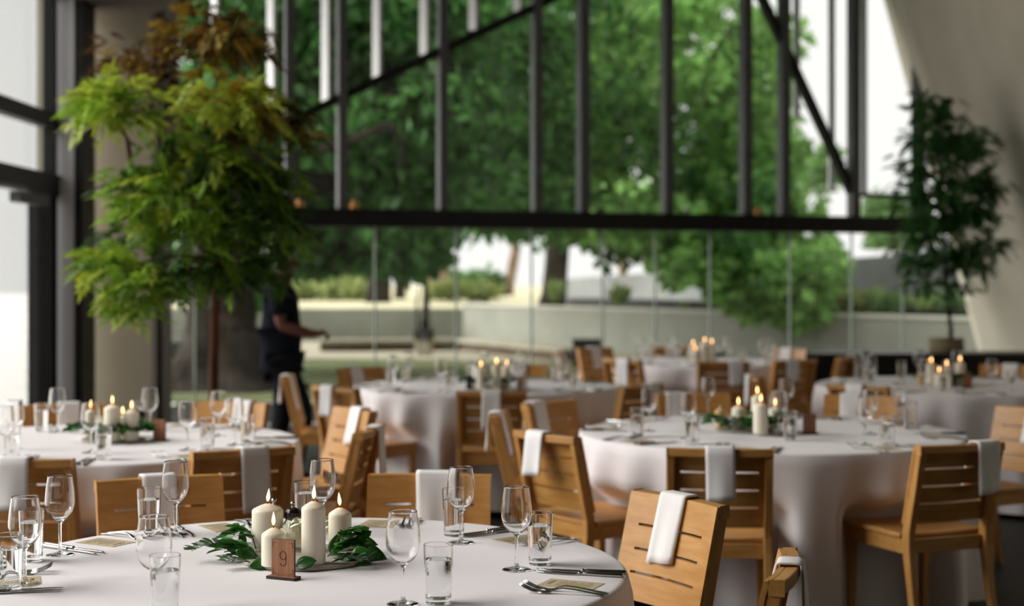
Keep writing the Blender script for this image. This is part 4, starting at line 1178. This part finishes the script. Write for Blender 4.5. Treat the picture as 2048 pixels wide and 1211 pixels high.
def flower(p, R, label, seed):
    r = random.Random(seed); m = MB()
    for k in range(90):
        a = r.uniform(0, 2 * PI); ph = math.acos(r.uniform(-0.2, 1))
        n = Vector((math.sin(ph) * math.cos(a), math.sin(ph) * math.sin(a), math.cos(ph)))
        t = n.cross(Vector((r.gauss(0, 1), r.gauss(0, 1), r.gauss(0, 1)))).normalized()
        b = n * R * r.uniform(0.55, 0.85) - t * 0.006
        m.leaf(b, t * 0.7 + n * 0.75, n, R * 0.62, R * 0.62, 0.35, -0.3, 0, 1.0)
    for i_, v in enumerate(m.v):
        if v[2] < -R * 0.7: m.v[i_] = (v[0], v[1], -R * 0.7)
    e = tag(empty('white_flower', p), label, 'flower', 'cream flowers among the candles')
    m.build('petals', M['petal'], e)
    m = MB(); m.lathe([(0, -R * 0.6), (R * 0.4, -R * 0.5), (R * 0.52, 0), (R * 0.4, R * 0.4), (0, R * 0.52)], 16); m.build('flower_core', M['petal'], e)
    return e
def mill(p, s_, body, label):
    e = tag(empty('pepper_mill', p), label, 'pepper mill', 'pepper mills')
    m = MB(); m.lathe([(0, 0), (0.026 * s_, 0), (0.027 * s_, 0.004 * s_), (0.024 * s_, 0.012 * s_), (0.020 * s_, 0.03 * s_), (0.019 * s_, 0.045 * s_), (0.024 * s_, 0.052 * s_), (0.0245 * s_, 0.056 * s_), (0.021 * s_, 0.058 * s_), (0, 0.058 * s_)], 28); m.build('body', body, e)
    m = MB(); m.lathe([(0, 0.058 * s_), (0.024 * s_, 0.058 * s_), (0.0275 * s_, 0.068 * s_), (0.026 * s_, 0.080 * s_), (0.018 * s_, 0.090 * s_), (0.006 * s_, 0.094 * s_), (0, 0.094 * s_)], 28); hd = m.build('head', body, e)
    m = MB(); m.lathe([(0, 0.094 * s_), (0.005 * s_, 0.094 * s_), (0.0035 * s_, 0.099 * s_), (0.007 * s_, 0.105 * s_), (0.008 * s_, 0.108 * s_), (0.005 * s_, 0.112 * s_), (0, 0.1125 * s_)], 18); m.build('knob', M['steel'], hd)
def sign(p, rz, label, nine=False):
    e = tag(empty('table_number_sign', p, rz), label, 'table sign', 'wooden table number signs')
    m = MB(); m.box(-0.039, 0.039, -0.015, 0.015, 0.0, 0.007)
    m.mi = [1, 0, 1, 1, 1, 1]
    m.build('sign_base', [M['sign'], M['sign_edge']], e)
    m = MB(); m.box(-0.0315, 0.0315, -0.003, 0.003, 0.007, 0.094)
    m.mi = [1, 1, 0, 1, 1, 1]
    m.build('plaque', [M['sign'], M['sign_edge']], e)
    m = MB()
    for sx in (-1, 1):
        for z0, z1, zc in ((0.074, 0.087, 0.086), (0.012, 0.025, 0.013)):
            x = sx * 0.0275
            m.box(x - 0.0006, x + 0.0006, -0.0034, -0.003, z0, z1)
            xa, xb = sorted((x, x - sx * 0.0085)); m.box(xa, xb, -0.0034, -0.003, zc - 0.0006, zc + 0.0006)
    m.build('corner_marks', M['engrave'], e)
    if nine:
        m = MB()
        pts = [(0.0085 * math.cos(a), -0.0031, 0.0565 + 0.0100 * math.sin(a)) for a in [2 * PI * k / 24 for k in range(25)]]
        m.tube(pts, 0.0011, 6)
        pts = [(0.0085, -0.0031, 0.0565), (0.0086, -0.0031, 0.050), (0.0084, -0.0031, 0.043)] + [(0.0084 * math.cos(a), -0.0031, 0.040 - 0.0085 * math.sin(a)) for a in [PI * k / 10 * 0.88 for k in range(0, 11)]]
        m.tube(pts, 0.0011, 6)
        m.build('numeral', M['engrave'], e)

# table A
ta = T(612, 1118); tag(tray((ta.x, ta.y, ZTAB), 0.165), 'round grey tray carrying the candles on the number nine table', 'tray', 'round trays under the candles')
ZC = ZTAB + 0.0112
def cand(px, py, ytop, wpx, label, lean=0.0):
    p = T(px, py, ZC); s_ = p.y / FP
    candle((p.x, p.y, ZC), wpx * s_ / 2, (CZ + (HZ - ytop) * s_) - ZC, label, lean)
cand(627, 1126, 1001, 48, 'tallest ivory candle on the number nine table, just behind the sign', 0.05)
cand(535, 1096, 1006, 62, 'thickest ivory candle on the number nine table', 0.1)
cand(547, 1129, 1054, 48, 'short ivory candle directly behind the engraved nine sign')
cand(680, 1098, 1014, 46, 'middle height ivory candle beside the tallest on the number nine table', -0.08)
ps = T(567, 1157); sign((ps.x, ps.y, ZTAB), math.radians(-24), 'wooden table sign engraved with a nine', True)
pm = T(586, 1075); mill((pm.x, pm.y, ZTAB), 0.89, M['dark_wood'], 'dark glossy wooden mill behind the candles of the number nine table')
pm = T(548, 1076); mill((pm.x, pm.y, ZTAB), 0.98, M['pale_wood'], 'golden wooden mill mostly hidden by the thickest candle')
pf_ = T(592, 1108); flower((pf_.x, pf_.y, ZC + 0.038), 0.042, 'cream ruffled flower between the thickest and tallest candles', 3)
pf_ = T(655, 1088); flower((pf_.x, pf_.y, ZC + 0.030), 0.030, 'small cream flower peeping between the tallest and middle candles', 4)
def sp(name, px, py, d, L, n, kind, label, seed, lift=0.02):
    p = T(px, py); return sprig(name, (p.x, p.y, ZTAB + (0.008 if lift < 0.05 else 0.012)), d, L, n, kind, label, seed, lift=lift)
sp('olive_sprig', 480, 1122, (-1, -0.1, 0), 0.12, 22, 'olive', 'thin olive sprig reaching out toward the door from the nine sign candles', 1, 0.03)
sp('leafy_sprig', 515, 1122, (-1, -0.05, 0), 0.085, 26, 'mid', 'dense green sprig beside the short candle, under the olive sprig', 2, 0.03)
sp('leafy_sprig', 512, 1112, (-0.8, 0.4, 0), 0.07, 20, 'mid', 'upright green sprig at the foot of the thickest candle', 8, 0.05)
sp('olive_sprig', 500, 1136, (-0.8, -0.25, 0), 0.06, 13, 'olive', 'small olive sprig drooping off the tray rim', 9, 0.012)
sp('leafy_sprig', 655, 1124, (1, 0.1, 0), 0.08, 28, 'mid', 'dense green sprig at the foot of the middle height candle', 10, 0.045)
sp('olive_sprig', 665, 1134, (1, -0.15, 0), 0.085, 18, 'olive', 'pale olive sprig lying before the broad leaves', 11, 0.012)
sp('leafy_sprig', 668, 1122, (0.6, -0.3, 0.1), 0.06, 22, 'mid', 'dark green sprig upright beside the tallest candle', 12, 0.06)
def big_leaf(px, py, d, n, L, W, label, z=0.006, bend=0.2):
    p = T(px, py); m = MB()
    # finer leaf with a raised mid rib
    d = Vector(d).normalized(); n = Vector(n); x = d.cross(n).normalized(); n = x.cross(d)
    g = []
    for i in range(9):
        t = i / 8
        hw = W / 2 * max(0.02, math.sin(PI * min(1, t ** 0.8)) ** 0.75)
        c = d * L * t - n * bend * L * (t - 0.3) ** 2
        g.append([c + x * hw * s_ + n * (0.22 * hw * abs(s_)) for s_ in (-1, -0.5, 0, 0.5, 1)])
    lo = min(q_.z for row in g for q_ in row)
    g = [[q_ - Vector((0, 0, min(0, lo + z - 0.001))) for q_ in row] for row in g]
    m.sheet(g, 0.0008)
    m.tube([g[0][2] - d * 0.012, g[0][2], g[4][2] + n * 0.0006, g[8][2]], [0.0012, 0.0012, 0.0009, 0.0004], 5, 1)
    o = m.build('broad_leaf', [M['magnolia'], M['stem']], loc=(p.x, p.y, ZTAB + z))
    return tag(o, label, 'leaf', 'broad leaves around the candles')
big_leaf(545, 1137, (-0.9, -0.45, -0.02), (0.3, -0.75, 0.65), 0.060, 0.036, 'broad dark leaf pointing to the door under the nine sign')
big_leaf(592, 1142, (0.85, -0.1, 0.30), (-0.2, -0.9, 0.6), 0.052, 0.036, 'broad shiny leaf leaning on the tallest candle beside the nine sign', 0.012)
big_leaf(702, 1118, (1, -0.12, -0.05), (0.0, -0.55, 0.8), 0.092, 0.060, 'broad dark leaf nearest the leaf mirroring wine glass', 0.016, 0.35)
big_leaf(690, 1108, (1, 0.1, 0.02), (0.0, -0.6, 0.8), 0.085, 0.050, 'broad leaf standing behind the other leaves beside the middle candle', 0.03, 0.3)
big_leaf(685, 1128, (0.95, -0.25, 0.0), (0.0, -0.5, 0.85), 0.075, 0.042, 'lighter leaf lying over the dark leaf in front of the middle candle', 0.012, 0.3)
big_leaf(682, 1105, (0.3, 0.0, 0.9), (0.1, -1, 0.25), 0.060, 0.026, 'narrow leaf sticking up beside the middle height candle', 0.03, 0.15)

big_leaf(512, 1126, (-0.8, -0.1, 0.45), (-0.3, -0.8, 0.5), 0.058, 0.036, 'rounded green leaf pressed to the short candle, standing up', 0.006)
big_leaf(500, 1118, (-0.85, 0.0, 0.35), (-0.2, -0.8, 0.6), 0.075, 0.030, 'long green leaf slanting up out of the sprigs toward the door', 0.010)
big_leaf(488, 1106, (-0.2, 0.1, 1.0), (-0.1, -1, 0.2), 0.045, 0.022, 'upright grey green leaf before the thickest candle', 0.016)
big_leaf(664, 1120, (0.25, -0.1, 0.9), (0.1, -1, 0.3), 0.055, 0.030, 'upright dark leaf between the tallest and middle height candles', 0.014)
big_leaf(668, 1128, (0.7, -0.35, 0.2), (0.0, -0.8, 0.7), 0.055, 0.034, 'dark leaf low on the tray beside the tallest candle', 0.008)
# the other tables: (px of candle, y of base, y of top, width), sign px, greenery
def centre(key, tr, cands, sg, mills, flowers, seed):
    words_ = TB[key][3]; r = random.Random(seed)
    p = T(*tr[:2]); tag(tray((p.x, p.y, ZTAB), tr[2]), 'round grey tray under the candles of the ' + words_, 'tray', 'round trays under the candles')
    names = ['first', 'second', 'third', 'fourth']
    for k, (px, yb, yt, wd) in enumerate(sorted(cands)):
        cand(px, yb, yt, wd, '%s ivory candle counted from the door on the %s' % (names[k], words_), rnd.uniform(-0.12, 0.12))
    if sg:
        q_ = T(sg[0], sg[1]); sign((q_.x, q_.y, ZTAB), math.radians(sg[2]), 'dark wooden table sign standing on the ' + words_)
    for px, py, s_, mt in mills:
        q_ = T(px, py); mill((q_.x, q_.y, ZTAB), s_, M[mt], '%s wooden mill among the candles of the %s' % ('dark' if mt == 'dark_wood' else 'pale', words_))
    for px, py in flowers:
        q_ = T(px, py); flower((q_.x, q_.y, ZC + 0.032), 0.034, 'cream flower among the greenery of the ' + words_, seed)
    ang = [0.15, -0.35, 2.9, 3.5, -1.2, -1.9, 1.2, -0.8, -2.4, -1.55]
    dirs = ['window pointing', 'long', 'curling', 'drooping', 'short', 'spread', 'rear', 'upright', 'thick', 'middle']
    for k, a in enumerate(ang):
        dv = Vector((math.cos(a), math.sin(a), 0)); b = p + dv * tr[2] * 0.40
        sprig('leafy_sprig', (b.x, b.y, ZTAB + 0.0135), dv, 0.12 * tr[2] / 0.13, 34, ('mid', 'mid', 'olive')[k % 3], '%s green sprig under the candles of the %s' % (dirs[k], words_), seed * 10 + k, lift=0.05)
centre('B', (226, 880, 0.135), [(181, 872, 817, 26), (225, 880, 808, 33), (246, 868, 829, 18), (263, 879, 818, 29)], (319, 881, -20), [(281, 858, 0.95, 'dark_wood')], [(205, 868)], 31)
centre('C', (1488, 862, 0.135), [(1477, 858, 810, 27), (1521, 866, 804, 29), (1515, 848, 788, 24), (1549, 858, 812, 24)], (1619, 868, 15), [(1441, 858, 1.05, 'pale_wood')], [(1503, 862)], 41)
centre('D', (975, 776, 0.13), [(962, 776, 733, 19), (960, 770, 750, 16), (993, 776, 727, 20), (1012, 774, 730, 20)], (1044, 782, 10), [(938, 778, 1.0, 'dark_wood')], [(985, 780)], 51)
centre('E', (1406, 724, 0.13), [(1386, 724, 689, 15), (1391, 727, 700, 15), (1409, 724, 683, 16), (1424, 724, 686, 15)], (1392, 730, 5), [], [], 61)
centre('F', (1888, 768, 0.13), [(1863, 768, 725, 20), (1878, 772, 744, 18), (1894, 768, 731, 20), (1920, 766, 722, 20)], (1935, 776, 8), [(1842, 770, 0.95, 'pale_wood')], [(1885, 774)], 71)

# ------------------------------------------------------------------ the person walking past
def skin_mesh(name, joints, edges, radii, material, parent, root=0, sub=2):
    me = bpy.data.meshes.new(name)
    me.from_pydata([tuple(j) for j in joints], edges, [])
    me.materials.append(material)
    o = bpy.data.objects.new(name, me); COL.objects.link(o); o.parent = parent
    md = o.modifiers.new('skin', 'SKIN'); md.use_smooth_shade = True
    for i, rr in enumerate(radii):
        d = me.skin_vertices[0].data[i]
        d.radius = rr if isinstance(rr, tuple) else (rr, rr)
        d.use_root = (i == root)
    sb = o.modifiers.new('smooth', 'SUBSURF'); sb.levels = sub; sb.render_levels = sub
    return o
person = tag(empty('person', (-1.655, 10.85, 0)), 'person in dark short sleeved shirt and trousers walking past, one arm held out', 'person')
J = []; E = []; Rr = []
def jn(p, r_, par=None):
    J.append(Vector(p)); Rr.append(r_)
    if par is not None: E.append((par, len(J) - 1))
    return len(J) - 1
pel = jn((0, 0, 0.90), 0.09)
wst = jn((0.0, 0, 1.06), 0.115, pel); chs = jn((0.0, 0, 1.25), 0.13, wst); shl = jn((-0.005, 0, 1.38), 0.09, chs)
nk = jn((0.01, 0, 1.455), 0.052, shl); hb = jn((0.025, 0, 1.53), 0.065, nk); hm = jn((0.02, 0, 1.595), 0.088, hb); ht = jn((0.01, 0, 1.655), 0.062, hm)
jaw = jn((0.085, 0, 1.515), 0.030, hb); nose = jn((0.118, 0, 1.572), 0.013, hm)
for s_ in (-1, 1): jn((0.0, s_ * 0.088, 1.575), 0.018, hm)
# arms: s=-1 is the side toward the camera
for s_ in (-1, 1):
    sh = jn((-0.005, s_ * 0.17, 1.38), 0.062, shl)
    if s_ == -1:
        el = jn((0.03, -0.215, 1.13), 0.044, sh); md_ = jn((0.13, -0.21, 1.10), 0.046, el); wr = jn((0.235, -0.19, 1.07), 0.036, md_); pm_ = jn((0.290, -0.185, 1.068), 0.046, wr)
        base = Vector((0.325, -0.185, 1.07))
        for k, (dy, ln) in enumerate(((-0.027, 0.062), (-0.009, 0.070), (0.009, 0.066), (0.026, 0.052))):
            a = jn(base + Vector((0.004, dy, 0.004)), 0.0105, pm_); b = jn(base + Vector((ln * 0.50, dy, 0.000)), 0.0105, a); c_ = jn(base + Vector((ln * 0.58, dy, -0.026 - 0.002 * k)), 0.010, b); jn(base + Vector((ln * 0.22, dy, -0.034 - 0.002 * k)), 0.0095, c_)
        a = jn((0.295, -0.152, 1.085), 0.011, pm_); jn((0.335, -0.145, 1.095), 0.009, a)
    else:
        el = jn((-0.08, 0.215, 1.13), 0.044, sh); wr = jn((0.0, 0.22, 0.91), 0.027, el); pm_ = jn((0.02, 0.22, 0.855), 0.028, wr)
        for k, dx in enumerate((-0.024, -0.008, 0.008, 0.024)):
            a = jn((0.025 + dx, 0.222, 0.82), 0.0095, pm_); b = jn((0.03 + dx, 0.218, 0.785), 0.009, a); jn((0.03 + dx, 0.205, 0.762), 0.008, b)
        a = jn((0.055, 0.205, 0.845), 0.011, pm_); jn((0.07, 0.195, 0.815), 0.009, a)
LEG = []
for s_, kx, kz, ax, az, fx_ in ((-1, 0.185, 0.52, 0.10, 0.09, 0.25), (1, 0.0, 0.48, -0.10, 0.09, 0.04)):
    hp = jn((0.02, s_ * 0.09, 0.84), 0.075, pel); kn = jn((kx, s_ * 0.10, kz), 0.058, hp); an = jn((ax, s_ * 0.10, az), 0.040, kn); toe = jn((fx_, s_ * 0.105, 0.032), 0.030, an)
    LEG.append((hp, kn, an, toe))
skin_mesh('body', J, E, Rr, M['skin'], person)
# clothing as slightly larger skins over the same joints
cj = [Vector((0.0, 0, 0.80)), Vector((0, 0, 0.95)), Vector((0.0, 0, 1.08)), Vector((0.0, 0, 1.25)), Vector((-0.005, 0, 1.385)), Vector((0.005, 0, 1.44)),
      Vector((-0.005, -0.175, 1.38)), Vector((0.022, -0.212, 1.18)), Vector((-0.005, 0.175, 1.38)), Vector((-0.06, 0.212, 1.18))]
skin_mesh('shirt', cj, [(0, 1), (1, 2), (2, 3), (3, 4), (4, 5), (4, 6), (6, 7), (4, 8), (8, 9)], [(0.155, 0.175), (0.150, 0.168), (0.145, 0.158), (0.150, 0.165), (0.11, 0.12), (0.062, 0.062), (0.078, 0.078), (0.068, 0.068), (0.078, 0.078), (0.068, 0.068)], M['navy'], person, 1)
tj = [Vector((0, 0, 0.90))]; te = []; tr_ = [0.125]
for hp, kn, an, toe in LEG:
    a = len(tj); tj += [J[hp], J[kn], J[an] + Vector((0, 0, 0.0))]; te += [(0, a), (a, a + 1), (a + 1, a + 2)]; tr_ += [0.108, 0.076, 0.066]
skin_mesh('trousers', tj, te, tr_, M['black_cotton'], person)
for hp, kn, an, toe in LEG:
    skin_mesh('shoe', [J[an] + Vector((-0.03, 0, -0.045)), J[an].lerp(J[toe], 0.5) + Vector((0, 0, -0.01)), J[toe] + Vector((0.01, 0, 0.006))], [(0, 1), (1, 2)], [0.044, 0.042, 0.036], M['black_cotton'], person)
m = MB()
vs = []; N1, N2 = 12, 20
for i in range(N1 + 1):
    ph = PI * 0.62 * i / N1
    for k in range(N2):
        a = 2 * PI * k / N2
        x = math.sin(ph) * math.cos(a); y = math.sin(ph) * math.sin(a); z = math.cos(ph)
        cut = 0.0 if x < 0.35 else (x - 0.35) * 0.06 * (i / N1)
        wv = 1 + 0.04 * math.sin(7 * a + 3 * ph)
        vs.append((0.008 + (0.112 * x - cut) * wv, 0.100 * y * wv, 1.60 + 0.098 * z * wv + (0.045 * (i / N1) if x > 0.5 else 0)))
m.add(vs, [(i * N2 + k, (i + 1) * N2 + k, (i + 1) * N2 + (k + 1) % N2, i * N2 + (k + 1) % N2) for i in range(N1) for k in range(N2)], 0, True)
m.build('hair', M['hair'], person)
